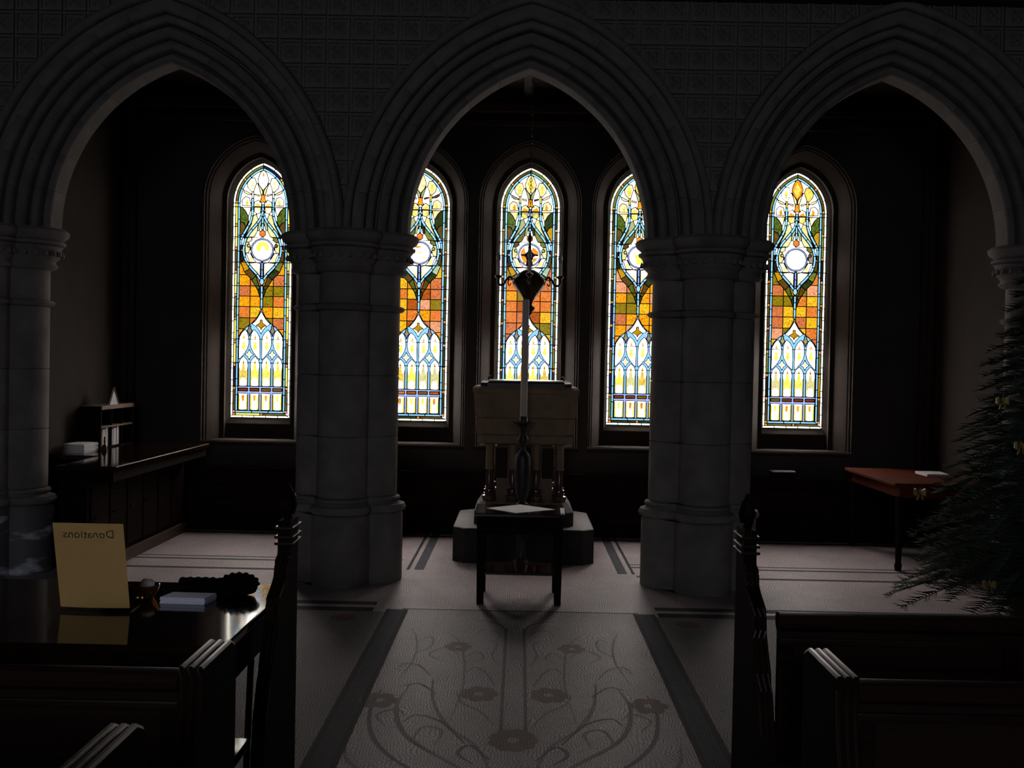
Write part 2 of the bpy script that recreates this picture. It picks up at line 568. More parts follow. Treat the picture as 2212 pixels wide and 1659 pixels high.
# low wainscot with a rail along the foot of the wall
MB().box(-3.3, 4.02, 10.60, WALL_Y, 0.0, 0.60).build('wainscot', WOOD, wall_back, 0)
MB().box(-3.3, 4.02, 10.575, WALL_Y, 0.60, 0.635, 0.008).build('wainscot_rail', WOOD, wall_back)
MB().box(-3.3, 4.02, 10.58, 10.60, 0.0, 0.11, 0.006).build('wainscot_skirting', WOOD, wall_back)
for k in range(13):
    x = -3.2 + k * 0.57
    MB().box(x, x + 0.035, 10.588, 10.60, 0.11, 0.60).build('wainscot_stile', WOOD, wall_back, 0)
# timber wall plate under the boarded ceiling
MB().box(-4.0, 4.1, 10.55, WALL_Y, 4.20, 4.30, 0.01).build('wall_plate', CEILW, wall_back)
MB().box(-4.0, 4.1, 10.62, WALL_Y, 4.08, 4.14, 0.01).build('cornice_strip', CEILW, wall_back)

XL, XR = -3.98, 4.08
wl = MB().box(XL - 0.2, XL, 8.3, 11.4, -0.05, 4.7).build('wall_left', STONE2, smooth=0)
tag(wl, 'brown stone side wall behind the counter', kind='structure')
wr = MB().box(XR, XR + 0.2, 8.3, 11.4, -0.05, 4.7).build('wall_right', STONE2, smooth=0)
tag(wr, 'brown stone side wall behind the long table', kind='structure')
for par, x, s in ((wl, XL, 1), (wr, XR, -1)):      # wall shafts in the corners
    MB().lathe([(0.05, 0.0), (0.05, 4.3)], x + s * 0.06, 10.64, 14).build('corner_shaft', STONE2, par)
    MB().lathe([(0.035, 0.0), (0.035, 4.3)], x + s * 0.04, 10.55, 12).build('corner_shaft', STONE2, par)
    MB().box(min(x, x + s * 0.12), max(x, x + s * 0.12), 10.5, 10.72, 0.0, 0.3, 0.01).build('corner_base', STONE2, par)

ceil = MB().box(-4.3, 4.5, 7.9, 11.4, 4.45, 4.6).build('ceiling', CEILW, smooth=0)
tag(ceil, 'dark boarded timber ceiling beyond the arches', kind='structure')
k = 0
y = 8.75
while y < 10.7:
    MB().box(-3.98, 4.08, y, y + 0.135, 4.43, 4.452, 0.004).build('ceiling_board', CEILW, ceil)
    y += 0.145
for x in (-2.7, -1.36, 0.03, 1.42, 2.8):
    MB().box(x - 0.05, x + 0.05, 8.75, 10.72, 4.36, 4.43, 0.008).build('ceiling_rib', CEILW, ceil)

# nave shell around the camera
NX = 5.6
wn1 = MB().box(-NX - 0.2, -NX, -7.2, 8.4, -0.05, 7.6).build('wall_nave_left', STONE3, smooth=0)
wn2 = MB().box(NX, NX + 0.2, -7.2, 8.4, -0.05, 7.6).build('wall_nave_right', STONE3, smooth=0)
cn = MB().box(-NX - 0.2, NX + 0.2, -7.2, 8.8, 7.5, 7.7).build('ceiling_nave', CEILW, smooth=0)
cxw, ww, z0w, z1w = NAVE_WIN
hole = [(cxw + p[0], p[1]) for p in pointed(ww / 2, 0.6, z1w - 1.6)] + [(cxw - ww / 2, z0w), (cxw + ww / 2, z0w)]
wrear = cdt_wall('wall_rear', [(-NX - 0.2, -0.05), (NX + 0.2, -0.05), (NX + 0.2, 7.6), (-NX - 0.2, 7.6)], [hole], -7.0, STONE3).build('wall_rear', STONE3, smooth=0)
for o, t in ((wn1, 'plain nave side wall, out of the picture'), (wn2, 'plain nave wall opposite, out of the picture'), (cn, 'high nave roof above the pews'), (wrear, 'nave end wall behind the viewer')):
    tag(o, t, kind='structure')
CLEAR = glass_mat('plain_leaded_glass', (0.145, 0.15, 0.168))
w6 = empty('window_6', (cxw, -7.0, z0w), 'large plain nave window behind the viewer', kind='structure')
pm = MB().add([(p[0], -7.01, p[1]) for p in hole], [tuple(range(len(hole)))])
pm.build('pane', CLEAR, w6, smooth=0)
for k in range(1, 4):
    x = cxw - ww / 2 + k * ww / 4
    MB().box(x - 0.05, x + 0.05, -7.08, -6.94, z0w, z1w - 0.3, 0.01).build('mullion', STONE3, w6)

# ------------------------------------------------------------------ arcade
PY = 8.38                                # arcade centre line
PIL_X = [-4.135, -1.355, 1.425, 4.205]
A_IN, A_OUT, ACEN, ZSPR = 0.93, 1.385, 0.444, 2.70
front_y, back_y = PY - 0.33, PY + 0.33
arch_x = [(PIL_X[i] + PIL_X[i + 1]) / 2 for i in range(3)]
A_WALL = 1.30
holes = []
for ax in arch_x:
    holes.append([(ax + p[0], p[1]) for p in pointed(A_WALL, ACEN, ZSPR, 24)] + [(ax - A_WALL, ZSPR - 0.06), (ax + A_WALL, ZSPR - 0.06)])
outer = [(-NX, ZSPR - 0.06), (NX, ZSPR - 0.06), (NX, 7.6), (-NX, 7.6)]
outer = [(-NX, -0.05), (PIL_X[0] - 0.05, -0.05), (PIL_X[0] - 0.05, ZSPR - 0.06), (PIL_X[3] + 0.05, ZSPR - 0.06), (PIL_X[3] + 0.05, -0.05), (NX, -0.05), (NX, 7.6), (-NX, 7.6)]
wa = cdt_wall('a', outer, holes, front_y, STONE)
wa2 = cdt_wall('a', outer, holes, back_y, STONE)
wa.add(wa2.v, wa2.f)
wall_arc = tag(wa.build('wall_arcade', STONE, smooth=0), 'stone arcade wall with three moulded pointed arches and carved square diaper tiles', kind='structure')

# moulded arch orders: profile (radius offset from A_IN, y offset from the centre line), swept in voussoirs
def roll(r, y, rad, a0, a1, n=5):
    return [(r + rad * math.cos(R(a0 + (a1 - a0) * i / n)), y + rad * math.sin(R(a0 + (a1 - a0) * i / n))) for i in range(n + 1)]


ORDERS = {
    # each order is a closed section (r, y); r from the arc's inner edge
    'inner_order': [(0.0, 0.10), (0.0, -0.06)] + roll(0.035, -0.095, 0.035, 180, 290) + [(0.078, -0.065)] + roll(0.115, -0.125, 0.032, 200, 330) + [(0.17, -0.12), (0.17, 0.12), (0.05, 0.16)],
    'middle_order': [(0.15, -0.12), (0.15, -0.15)] + roll(0.195, -0.195, 0.045, 170, 300) + [(0.238, -0.15), (0.25, -0.145)] + roll(0.285, -0.215, 0.034, 190, 330) + [(0.33, -0.2), (0.33, 0.25), (0.15, 0.2)],
    'outer_order': [(0.31, -0.2), (0.31, -0.255)] + roll(0.35, -0.295, 0.04, 170, 300) + [(0.388, -0.24), (0.40, -0.235), (0.41, -0.33), (0.45, -0.35), (0.45, 0.34), (0.31, 0.3)],
    'hood_mould': [(0.405, -0.32), (0.40, -0.37)] + roll(0.43, -0.385, 0.03, 180, 330) + [(0.47, -0.34), (0.46, -0.31)],
}
t_end = math.acos(ACEN / (A_IN + ACEN))
arch_mats = {'inner_order': STONE, 'middle_order': STONE, 'outer_order': STONE, 'hood_mould': STONE}
for oname, prof in ORDERS.items():
    rmid = A_IN + ACEN + sum(p[0] for p in prof) / len(prof)
    tt = math.acos(ACEN / rmid)
    nv = {'inner_order': 6, 'middle_order': 7, 'outer_order': 8, 'hood_mould': 6}[oname]
    seg = 5
    joint = 0.0011 / rmid

    def sector(t0, t1, last):
        rings = []
        for i in range(seg + 1):
            t = t0 + (t1 - t0) * i / seg
            ring = []
            for (dr, dy) in prof:
                rr = A_IN + ACEN + dr
                te = math.acos(ACEN / rr) if (last and i == seg) else t
                ring.append((rr * math.cos(te), dy, rr * math.sin(te)))
            rings.append(ring)
        return MB().loft(rings).mesh(oname, smooth=35)
    me_mid = sector(joint, tt / nv - joint, False)
    me_last = sector(tt * (nv - 1) / nv + joint, tt, True)
    for me in (me_mid, me_last):
        me.materials.append(arch_mats[oname])
    for ax in arch_x:
        for s in (1, -1):
            for k in range(nv):
                last = k == nv - 1
                o = place('voussoir', me_last if last else me_mid, None, wall_arc, (ax - s * ACEN, PY, ZSPR))
                ang = 0 if last else tt * k / nv
                o.rotation_euler = (0, -ang * 1, 0) if s == 1 else (0, ang, 0)
                o.scale = (s, 1, 1)

# carved diaper tiles on the wall above the arches
TS = 0.181
tm = MB()
h = TS / 2 - 0.006
d0, d1 = 0.006, 0.024
tm.add([(-h, 0, -h), (h, 0, -h), (h, 0, h), (-h, 0, h), (-h, -d1, -h), (h, -d1, -h), (h, -d1, h), (-h, -d1, h)],
       [(0, 1, 5, 4), (1, 2, 6, 5), (2, 3, 7, 6), (3, 0, 4, 7)])
g = h - 0.016
tm.add([(-h, -d1, -h), (h, -d1, -h), (h, -d1, h), (-h, -d1, h), (-g, -d1, -g), (g, -d1, -g), (g, -d1, g), (-g, -d1, g), (-g, -d0, -g), (g, -d0, -g), (g, -d0, g), (-g, -d0, g)],
       [(0, 1, 5, 4), (1, 2, 6, 5), (2, 3, 7, 6), (3, 0, 4, 7), (4, 5, 9, 8), (5, 6, 10, 9), (6, 7, 11, 10), (7, 4, 8, 11), (8, 9, 10, 11)])
for k in range(4):                        # four leaf lobes round a boss
    a = PI / 4 + k * PI / 2
    cx_, cz_ = 0.038 * math.cos(a), 0.038 * math.sin(a)
    base = [(cx_ + 0.027 * math.cos(a + 2 * PI * j / 6), -d0, cz_ + 0.027 * math.sin(a + 2 * PI * j / 6)) for j in range(6)]
    tm.add(base + [(cx_ * 1.1, -0.030, cz_ * 1.1)], [(j, (j + 1) % 6, 6) for j in range(6)])
base = [(0.024 * math.cos(2 * PI * j / 6), -d0, 0.024 * math.sin(2 * PI * j / 6)) for j in range(6)]
tm.add(base + [(0, -0.038, 0)], [(j, (j + 1) % 6, 6) for j in range(6)])
tile_me = tm.mesh('carved_tile', smooth=0)
tile_me.materials.append(STONE)
R_CUT = A_IN + ACEN + 0.445
for i in range(-24, 25):
    for j in range(0, 12):
        x, z = 0.035 + i * TS, ZSPR + 0.06 + j * TS
        if abs(x) > 4.35 or (abs(x) > 4.1 and z < 3.6):
            continue
        state, cut = 2, None             # 2 whole, 1 clipped by a hood mould, 0 inside an arch
        for ax in arch_x:
            rs_ = []
            for sx_ in (-1, 1):
                for sz_ in (-1, 1):
                    px, pz = abs(x + sx_ * h - ax), z + sz_ * h - ZSPR
                    rs_.append(math.hypot(px + ACEN, max(0.0, pz)))
            if max(rs_) < R_CUT + 0.05:
                state = 0
            elif min(rs_) < R_CUT and state:
                sg_ = 1 if x > ax else -1
                cxa = ax - sg_ * ACEN
                dv = Vector((x - cxa, 0, z - ZSPR)).normalized()
                state = 1
                cut = (cut or []) + [(Vector((cxa - x, 0, ZSPR - z)) + dv * R_CUT, dv)]
        if state == 2:
            place('carved_tile', tile_me, None, wall_arc, (x, front_y, z))
        elif state == 1:
            bm = bmesh.new()
            bm.from_mesh(tile_me)
            for co, no in cut:
                bmesh.ops.bisect_plane(bm, geom=bm.verts[:] + bm.edges[:] + bm.faces[:], plane_co=co, plane_no=no, clear_inner=True)
            if len(bm.faces) > 3:
                me = bpy.data.meshes.new('carved_tile')
                bm.to_mesh(me)
                me.materials.append(STONE)
                place('carved_tile', me, None, wall_arc, (x, front_y, z))
            bm.free()

# ------------------------------------------------------------------ clustered pillars
def quatrefoil(off, rad, n=10):
    pts = []
    for q in range(4):
        ca = q * PI / 2
        cx_, cy_ = off * math.cos(ca), off * math.sin(ca)
        half = PI / 2 + math.asin(min(0.99, off * math.sin(PI / 4) / rad)) * 0.92 if rad > off * 0.70711 else PI / 2
        half = PI / 2 + 0.18
        for i in range(n + 1):
            a = ca - half + 2 * half * i / n
            pts.append((cx_ + rad * math.cos(a), cy_ + rad * math.sin(a)))
    return pts


def qring(off, rad, z):
    return [(p[0], p[1], z) for p in quatrefoil(off, rad)]


def qstack(prof):
    return MB().loft([qring(o, r, z) for o, r, z in prof])


SO, SR = 0.205, 0.195                     # shaft lobes
shared = {}


def part_mesh(key, fn, smooth=40):
    if key not in shared:
        shared[key] = fn().mesh(key, smooth=smooth)
    return shared[key]


def nailhead():
    m = MB()
    ring = quatrefoil(SO + 0.02, SR + 0.068, 12)
    for (x, y_) in ring[::1]:
        m.add([(x - .013, y_ - .013, 2.505), (x + .013, y_ - .013, 2.505), (x + .013, y_ + .013, 2.505), (x - .013, y_ + .013, 2.505), (x, y_, 2.53),
               (x - .013, y_ - .013, 2.485), (x + .013, y_ - .013, 2.485), (x + .013, y_ + .013, 2.485), (x - .013, y_ + .013, 2.485)],
              [(0, 1, 4), (1, 2, 4), (2, 3, 4), (3, 0, 4), (0, 5, 6, 1), (1, 6, 7, 2), (2, 7, 8, 3), (3, 8, 5, 0)])
    return m


LABELS = ['clustered stone pillar at the frame edge beside the pamphlet counter, white streaks on its base',
          'clustered stone pillar between the first and second stained windows, counted from the counter',
          'clustered stone pillar between the font and the long red table',
          'clustered stone pillar half hidden behind the decorated fir tree']
for pi_, px in enumerate(PIL_X):
    root = empty('stone_pillar', (px, PY, 0), LABELS[pi_], 'pillar', 'clustered arcade pillars', 'structure')
    place('plinth', part_mesh('plinth%d' % (pi_ == 0), lambda: qstack([(SO + 0.022, SR + 0.028, 0.0), (SO + 0.022, SR + 0.028, 0.52), (SO + 0.015, SR + 0.02, 0.535)])), STREAK if pi_ == 0 else STONE, root)
    place('base_moulding', part_mesh('base_moulding', lambda: qstack([(SO + 0.015, SR + 0.02, 0.535), (SO + 0.03, SR + 0.035, 0.55), (SO + 0.035, SR + 0.04, 0.575), (SO + 0.03, SR + 0.033, 0.60),
          (SO + 0.01, SR + 0.012, 0.612), (SO + 0.005, SR + 0.006, 0.625), (SO + 0.014, SR + 0.014, 0.64), (SO + 0.012, SR + 0.012, 0.655), (SO, SR, 0.665)])), STONE, root)
    zs = [0.665, 1.13, 1.60, 2.09]
    for a_, b_ in zip(zs[:-1], zs[1:]):
        key = 'drum%.2f' % a_
        place('shaft_drum', part_mesh(key, lambda: qstack([(SO - 0.003, SR - 0.003, a_ + 0.001), (SO, SR, a_ + 0.006), (SO, SR, b_ - 0.006), (SO - 0.003, SR - 0.003, b_ - 0.001)])), STONE, root)
    place('annulet', part_mesh('annulet', lambda: qstack([(SO - 0.003, SR - 0.003, 2.09), (SO + 0.012, SR + 0.014, 2.10), (SO + 0.02, SR + 0.022, 2.118), (SO + 0.012, SR + 0.014, 2.136), (SO - 0.003, SR - 0.003, 2.145)])), STONE, root)
    place('shaft_drum', part_mesh('drumtop', lambda: qstack([(SO, SR, 2.145), (SO, SR, 2.375)])), STONE, root)
    place('capital', part_mesh('capital', lambda: qstack([(SO, SR, 2.375), (SO + 0.02, SR + 0.02, 2.385), (SO + 0.03, SR + 0.032, 2.405), (SO + 0.02, SR + 0.022, 2.43), (SO + 0.01, SR + 0.03, 2.445), (SO + 0.015, SR + 0.055, 2.475),
          (SO + 0.02, SR + 0.062, 2.54), (SO + 0.025, SR + 0.072, 2.56)])), STONE, root)
    place('nailhead_band', part_mesh('nailhead', nailhead, 0), STONE, root)
    place('abacus', part_mesh('abacus', lambda: qstack([(SO + 0.02, SR + 0.06, 2.56), (SO + 0.03, SR + 0.085, 2.575), (SO + 0.03, SR + 0.085, 2.595), (SO + 0.02, SR + 0.07, 2.605), (SO + 0.035, SR + 0.10, 2.64), (SO + 0.04, SR + 0.105, 2.675), (SO + 0.03, SR + 0.085, 2.70)])), STONE, root)

# ------------------------------------------------------------------ stained glass windows
def disp(c, gain=1.0):
    return tuple(min(0.95, x * gain / SKY) for x in lin(c))


GL = {
    'white': ((1.0, 0.95, 0.92), 18.0, 0.0), 'bwhite': ((1.0, 0.96, 0.88), 6.5, 0.0), 'soft': ((1.0, 0.97, 0.86), 1.25, 0.18), 'cream': ((0.98, 0.93, 0.70), 1.0, 0.25),
    'pale': ((0.93, 0.90, 0.62), 1.0, 0.2), 'yellow': ((0.98, 0.84, 0.36), 1.1, 0.35), 'ystain': ((0.95, 0.90, 0.36), 1.4, 0.25), 'gold': ((0.80, 0.60, 0.08), 1.0, 0.3),
    'ostain': ((0.98, 0.72, 0.20), 1.1, 0.2), 'blue': ((0.56, 0.80, 0.97), 1.1, 0.0), 'dblue': ((0.50, 0.63, 0.90), 1.1, 0.12), 'lilac': ((0.66, 0.72, 0.95), 1.05, 0.1),
    'or1': ((0.98, 0.62, 0.08), 1.4, 0.72), 'or2': ((0.88, 0.50, 0.20), 1.25, 0.6), 'or3': ((0.80, 0.46, 0.26), 1.25, 0.6), 'or4': ((0.93, 0.72, 0.14), 1.3, 0.62), 'or5': ((0.58, 0.50, 0.08), 1.15, 0.65), 'or6': ((0.93, 0.64, 0.48), 1.2, 0.55), 'or7': ((0.72, 0.36, 0.10), 1.1, 0.6),
    'green': ((0.36, 0.45, 0.14), 0.9, 0.75), 'dgreen': ((0.20, 0.26, 0.10), 0.9, 0.6), 'olive': ((0.45, 0.43, 0.20), 0.9, 0.4), 'moss': ((0.50, 0.54, 0.22), 0.9, 0.4), 'brown': ((0.42, 0.32, 0.12), 0.9, 0.5),
    'dark': ((0.16, 0.14, 0.10), 0.8, 0.3), 'navy': ((0.12, 0.13, 0.25), 0.8, 0.2), 'sage': ((0.70, 0.72, 0.50), 0.95, 0.3), 'grey': ((0.64, 0.58, 0.52), 0.9, 0.2), 'mint': ((0.68, 0.80, 0.66), 0.95, 0.2),
    'square': ((0.97, 0.62, 0.18), 1.0, 0.2), 'squarep': ((0.95, 0.66, 0.50), 1.0, 0.2), 'rust': ((0.52, 0.25, 0.09), 0.9, 0.4), 'rusty': ((0.55, 0.42, 0.08), 0.9, 0.4), 'amber': ((0.98, 0.60, 0.12), 1.1, 0.35),
}


def gm(key):
    c, g_, mo = GL[key]
    return glass_mat('glass_' + key, disp(c, g_), mo, 85.0 if key.startswith('or') else 45.0)


HW, GC, GS = 64.0, 28.0, 463.0


def outline_at(o, n=14):
    """window outline inset by o, counter-clockwise from bottom-left"""
    a = HW - o
    arc = pointed(a, GC, GS, n)
    return [(-a, o), (a, o)] + arc


def ring_pieces(o1, o2, step, mats, rnd, square=None):
    """pieces of a border strip between insets o1 and o2"""
    out = []
    a1, a2 = HW - o1, HW - o2

    def cut(length):
        """(start, end, is_square) along a length"""
        n = max(1, round(length / step))
        res = []
        for i in range(n):
            s0, s1 = length * i / n, length * (i + 1) / n
            if square:
                res += [(s0, s0 + square, True), (s0 + square, s1, False)]
            else:
                res.append((s0, s1, False))
        return res
    prev = None
    for s in (-1, 1):
        for i, (s0, s1, sq) in enumerate(cut(GS - o2)):
            m = rnd.choice(('square', 'square', 'squarep')) if sq else rnd.choice(mats)
            out.append(([(s * a1, o2 + s0), (s * a2, o2 + s0), (s * a2, o2 + s1), (s * a1, o2 + s1)], m))
        r1, r2 = a1 + GC, a2 + GC
        t1, t2 = math.acos(GC / r1), math.acos(GC / r2)
        for (s0, s1, sq) in cut(r1 * t1):
            f0, f1 = s0 / (r1 * t1), s1 / (r1 * t1)
            m = 'square' if sq else rnd.choice(mats)
            ns = 1 if sq else 4
            P = [(s * (-GC + r1 * math.cos(t1 * (f0 + (f1 - f0) * k / ns))), GS + r1 * math.sin(t1 * (f0 + (f1 - f0) * k / ns))) for k in range(ns + 1)]
            Q = [(s * (-GC + r2 * math.cos(t2 * (f0 + (f1 - f0) * k / ns))), GS + r2 * math.sin(t2 * (f0 + (f1 - f0) * k / ns))) for k in range(ns + 1)]
            out.append((P + Q[::-1], m))
    w = 2 * a1
    for (s0, s1, sq) in cut(w):
        m = 'square' if sq else rnd.choice(mats)
        x0, x1 = -a1 + s0, -a1 + s1
        out.append(([(x0, o1), (x1, o1), (min(x1, a2) if s1 >= w - 1 else x1, o2), (x0, o2)], m))
    return out


def ccw(pts):
    a = sum(pts[i - 1][0] * pts[i][1] - pts[i][0] * pts[i - 1][1] for i in range(len(pts)))
    return list(pts) if a > 0 else list(pts)[::-1]


def glass_polys(wi):
    """painter's list of (points, glass key, leaded) for one window, later ones on top"""
    rnd = random.Random(100 + wi)
    P = []

    def add(pts, key, lead=True):
        P.append((ccw(pts), key, lead))

    def both(pts, key, lead=True, key2=None):
        add([(-x, z) for x, z in pts], key, lead)
        add(list(pts), key2 or key, lead)

    def strokes(pts, w, key, pieces, n=4, sym=True):
        line = smooth_line(pts, n)
        per = max(1, (len(line) - 1) / pieces)
        for k in range(pieces):
            i0, i1 = round(k * per), min(len(line) - 1, round((k + 1) * per))
            if i1 <= i0:
                continue
            seg = line[i0:i1 + 1]
            # ends follow the true tangent of the whole line
            full = ribbon(line, w)
            n_ = len(line)
            poly = full[i0:i1 + 1] + full[2 * n_ - 1 - i1:2 * n_ - i0]
            if sym:
                both(poly, key)
            else:
                add(poly, key)

    F = 49.5
    bright = wi in (0, 4)
    # ground of the lily part
    add(outline_at(14.2), 'white')
    # --- tile ground
    us = [-F, -25, 0, 25, F]
    vsr = [168, 192, 216, 240, 263, 285, 309, 333, 357]
    pal = {0: ['or1', 'or1', 'or3', 'or2', 'or4', 'or5'], 1: ['or3', 'or2', 'or4', 'or7', 'or1', 'or6', 'or5'], 2: ['or1', 'or3', 'or4', 'or7', 'or2', 'or5'], 3: ['or1', 'or6', 'or4', 'or5', 'or3', 'or1'], 4: ['or4', 'or3', 'or5', 'or6', 'or1', 'or2']}[wi]
    for j in range(len(vsr) - 1):
        for i in range(4):
            add([(us[i], vsr[j]), (us[i + 1], vsr[j]), (us[i + 1], vsr[j + 1]), (us[i], vsr[j + 1])], rnd.choice(pal))
    # --- lower tracery
    add([(-F, 14), (F, 14), (F, 68), (-F, 68)], 'lilac')
    ogee = smooth_line([(-F, 172), (-44, 183), (-34, 194), (-21, 204), (-11, 215), (-5, 225), (0, 236)], 3)
    add([(-F, 68), (F, 68)] + [(-x, z) for x, z in ogee] + ogee[::-1][1:], 'blue')
    u0s = [-37.2, -12.4, 12.4, 37.2]
    for u in u0s:
        h = 9.9
        add([(u - h, 16.5), (u + h, 16.5), (u + h, 52.5), (u - h, 52.5)], 'white')
        add([(u - h, 16.5), (u - h + 4.6, 16.5), (u - h + 3.6, 50), (u - h, 50)], 'ystain', False)
        add([(u + h - 4.6, 16.5), (u + h, 16.5), (u + h, 50), (u + h - 3.6, 50)], 'ystain', False)
        add([(u, 33), (u + 3.2, 39), (u + 3.4, 47), (u, 50.5), (u - 3.4, 47), (u - 3.2, 39)], rnd.choice(('ostain', 'amber', 'ostain', 'ystain')), False)
        add([(u - h, 57.5), (u + h, 57.5), (u + h, 64), (u - h, 64)], rnd.choice(('rust', 'rusty', 'or7', 'rust') if wi != 1 else ('or7', 'rusty', 'or2')))
        add([(u - h, 68.5), (u + h, 68.5), (u + h, 116), (u + h * .8, 124), (u + h * .35, 129), (u, 133), (u - h * .35, 129), (u - h * .8, 124), (u - h, 116)], 'white')
        add([(u - h, 68.5), (u - h + 3.6, 68.5), (u - h + 4.2, 100), (u - h, 112)], 'pale', False)
        add([(u + h - 3.6, 68.5), (u + h, 68.5), (u + h, 112), (u + h - 4.2, 100)], 'pale', False)
        add([(u - 7, 80), (u - 2.5, 87), (u, 84), (u + 2.5, 87), (u + 7, 80), (u + 6, 92), (u + 8.6, 100), (u + 4.4, 103), (u + 2.6, 116), (u, 124), (u - 2.6, 116), (u - 4.4, 103), (u - 8.6, 100), (u - 6, 92)], rnd.choice(('ystain', 'ystain', 'pale', 'yellow')), False)
        add([(u - 2.5, 120), (u + 2.5, 120), (u, 128)], 'ostain', False)
    for s in (-1, 1):
        c = s * 24.8
        star = [(c, 147.5), (c + 3.2, 140), (c + 9.5, 136.5), (c + 3.2, 133), (c, 125.5), (c - 3.2, 133), (c - 9.5, 136.5), (c - 3.2, 140)]
        add(star, 'white')
        add([(c, 141), (c + 4, 136.5), (c, 132), (c - 4, 136.5)], 'ystain', False)
        for q in (-1, 1):
            u = c + q * 12.4
            e = u + q * 10.2           # outer edge of the lancet head
            i_ = c + q * 1.9           # inner edge
            add([(e, 126), (e, 166), (u + q * 9.0, 175), (u + q * 4.0, 184), (u - q * 3, 190.5), (u - q * 7.5, 184), (u - q * 9.6, 176), (i_, 168), (i_, 160), (u - q * 8.2, 150), (u - q * 2.5, 140), (u + q * 5, 131)], 'white')
            add([(u - 3.2, 171), (u + 3.2, 171), (u, 182)], 'ostain', False)
            add([(u - 6, 166), (u, 163), (u + 6, 166), (u + 2.4, 158), (u + 5.5, 153), (u, 144), (u - 5.5, 153), (u - 2.4, 158)], 'ystain', False)
        add([(c, 176), (c + 2, 183), (c + 5.8, 187.5), (c + 2.2, 193), (c + 2.2, 199), (c - 2.2, 199), (c - 2.2, 193), (c - 5.8, 187.5), (c - 2, 183)], 'sage' if wi == 4 else 'grey')
    add([(0, 182), (4, 190), (11, 198), (19.5, 203), (11, 211), (5.5, 220), (0, 230), (-5.5, 220), (-11, 211), (-19.5, 203), (-11, 198), (-4, 190)], 'white')
    add([(0, 190), (2.2, 195), (11, 200), (5, 204), (2.4, 206), (3, 211), (0, 213), (-3, 211), (-2.4, 206), (-5, 204), (-11, 200), (-2.2, 195)], 'gold')
    # --- leaf band round the bulb
    band_out = smooth_line([(0, 258), (5, 270), (14, 293), (29, 312), (43, 333), (F, 358)], 4)
    add([(0, 262), (F, 362)] + [(F, 358)] + band_out[::-1], 'dgreen') if False else None
    Pl = [(0, 293), (-11, 310), (-25, 325), (-36, 342), (-40.5, 362), (-38, 380), (-31, 396), (-20, 410), (-9, 424), (-3, 436), (0, 447)]
    bulb = smooth_line(Pl, 4)
    bx = [(-x, z) for x, z in bulb]
    # dark green leaf pieces hugging the bulb's underside, three a side
    inner = [(1, 262), (4, 280), (13, 307), (27, 322), (38, 340), (43, 360)]
    outer_ = [(2, 256), (9, 277), (22, 298), (38, 315), (46.5, 336), (47.8, 360)]
    cols = [('dgreen', 'dgreen'), ('green', 'brown'), ('brown', 'dgreen'), ('gold', 'moss') if bright else ('gold', 'mint'), ('dark', 'brown')]
    for k in range(5):
        for s in (-1, 1):
            add([(s * inner[k][0], inner[k][1]), (s * outer_[k][0], outer_[k][1]), (s * outer_[k + 1][0], outer_[k + 1][1]), (s * inner[k + 1][0], inner[k + 1][1])], cols[k][0 if s < 0 else 1])
    # --- side leaves above
    both([(F, 357), (46, 357), (44, 372), (46, 386), (F, 394)], 'dark', True, 'brown')
    both([(F, 392), (46.5, 388), (41, 402), (36, 412), (41, 421), (F, 424)], 'brown', True, 'gold' if wi in (2, 4) else 'brown')
    both([(F, 424), (41, 421), (36, 412), (31, 424), (31, 434), (38, 447), (46, 455), (F, 456)], 'green', True, 'dgreen' if wi in (1, 2) else 'green')
    # between bulb and outer stems
    both([(9, 428), (20, 412), (31, 398), (38, 384), (44, 394), (34, 410), (28, 422), (24, 436), (14, 440)], 'sage' if not bright else 'pale', True, 'pale')
    both([(24, 420), (32, 404), (40, 388), (44, 394), (34, 410), (28, 424)], 'brown', True, 'olive')
    # bulb body and its contents
    add(bulb[:-1] + bx[::-1], 'white')
    both([(9, 424), (20, 410), (31, 396), (35, 388), (25, 387), (16, 393), (11, 404), (5, 414)], 'olive' if not bright else 'cream', True, 'moss' if not bright else 'pale')
    both([(3, 434), (9, 424), (11, 404), (7, 404), (2, 424)], 'mint' if bright else 'sage', True, 'dgreen' if wi in (1, 2) else 'mint')
    both([(24, 391), (35, 388), (37, 381), (30, 378), (22, 384)], 'brown' if not bright else 'cream', True, 'moss')
    both([(37.5 + 0 * 1, 372), (36, 380), (30, 379), (26, 372), (27, 362), (33, 352), (37, 356)], 'pale', True, 'grey' if wi == 4 else 'pale')
    both([(29.5 + 3.6 * math.cos(2 * PI * k / 10), 372 + 3.6 * math.sin(2 * PI * k / 10)) for k in range(10)], 'sage', True, 'olive' if bright else 'sage')
    both([(37, 356), (33, 350), (27, 334), (12, 312), (4, 302), (10, 334), (20, 345), (26, 356)], 'soft', True)
    both([(30, 334), (12, 312), (4, 300), (3.5, 334), (12, 336)], 'soft', True)
    both([(13, 318), (5, 304), (9, 326)], 'cream', False)
    both([(28, 345), (24, 338), (20, 342), (25, 349)], 'ystain', False)
    # roundel
    add([(25 * math.cos(2 * PI * k / 28), 363 + 25 * math.sin(2 * PI * k / 28)) for k in range(28)], 'lilac')
    add([(21.8 * math.cos(2 * PI * k / 28), 363 + 21.8 * math.sin(2 * PI * k / 28)) for k in range(28)], 'white')
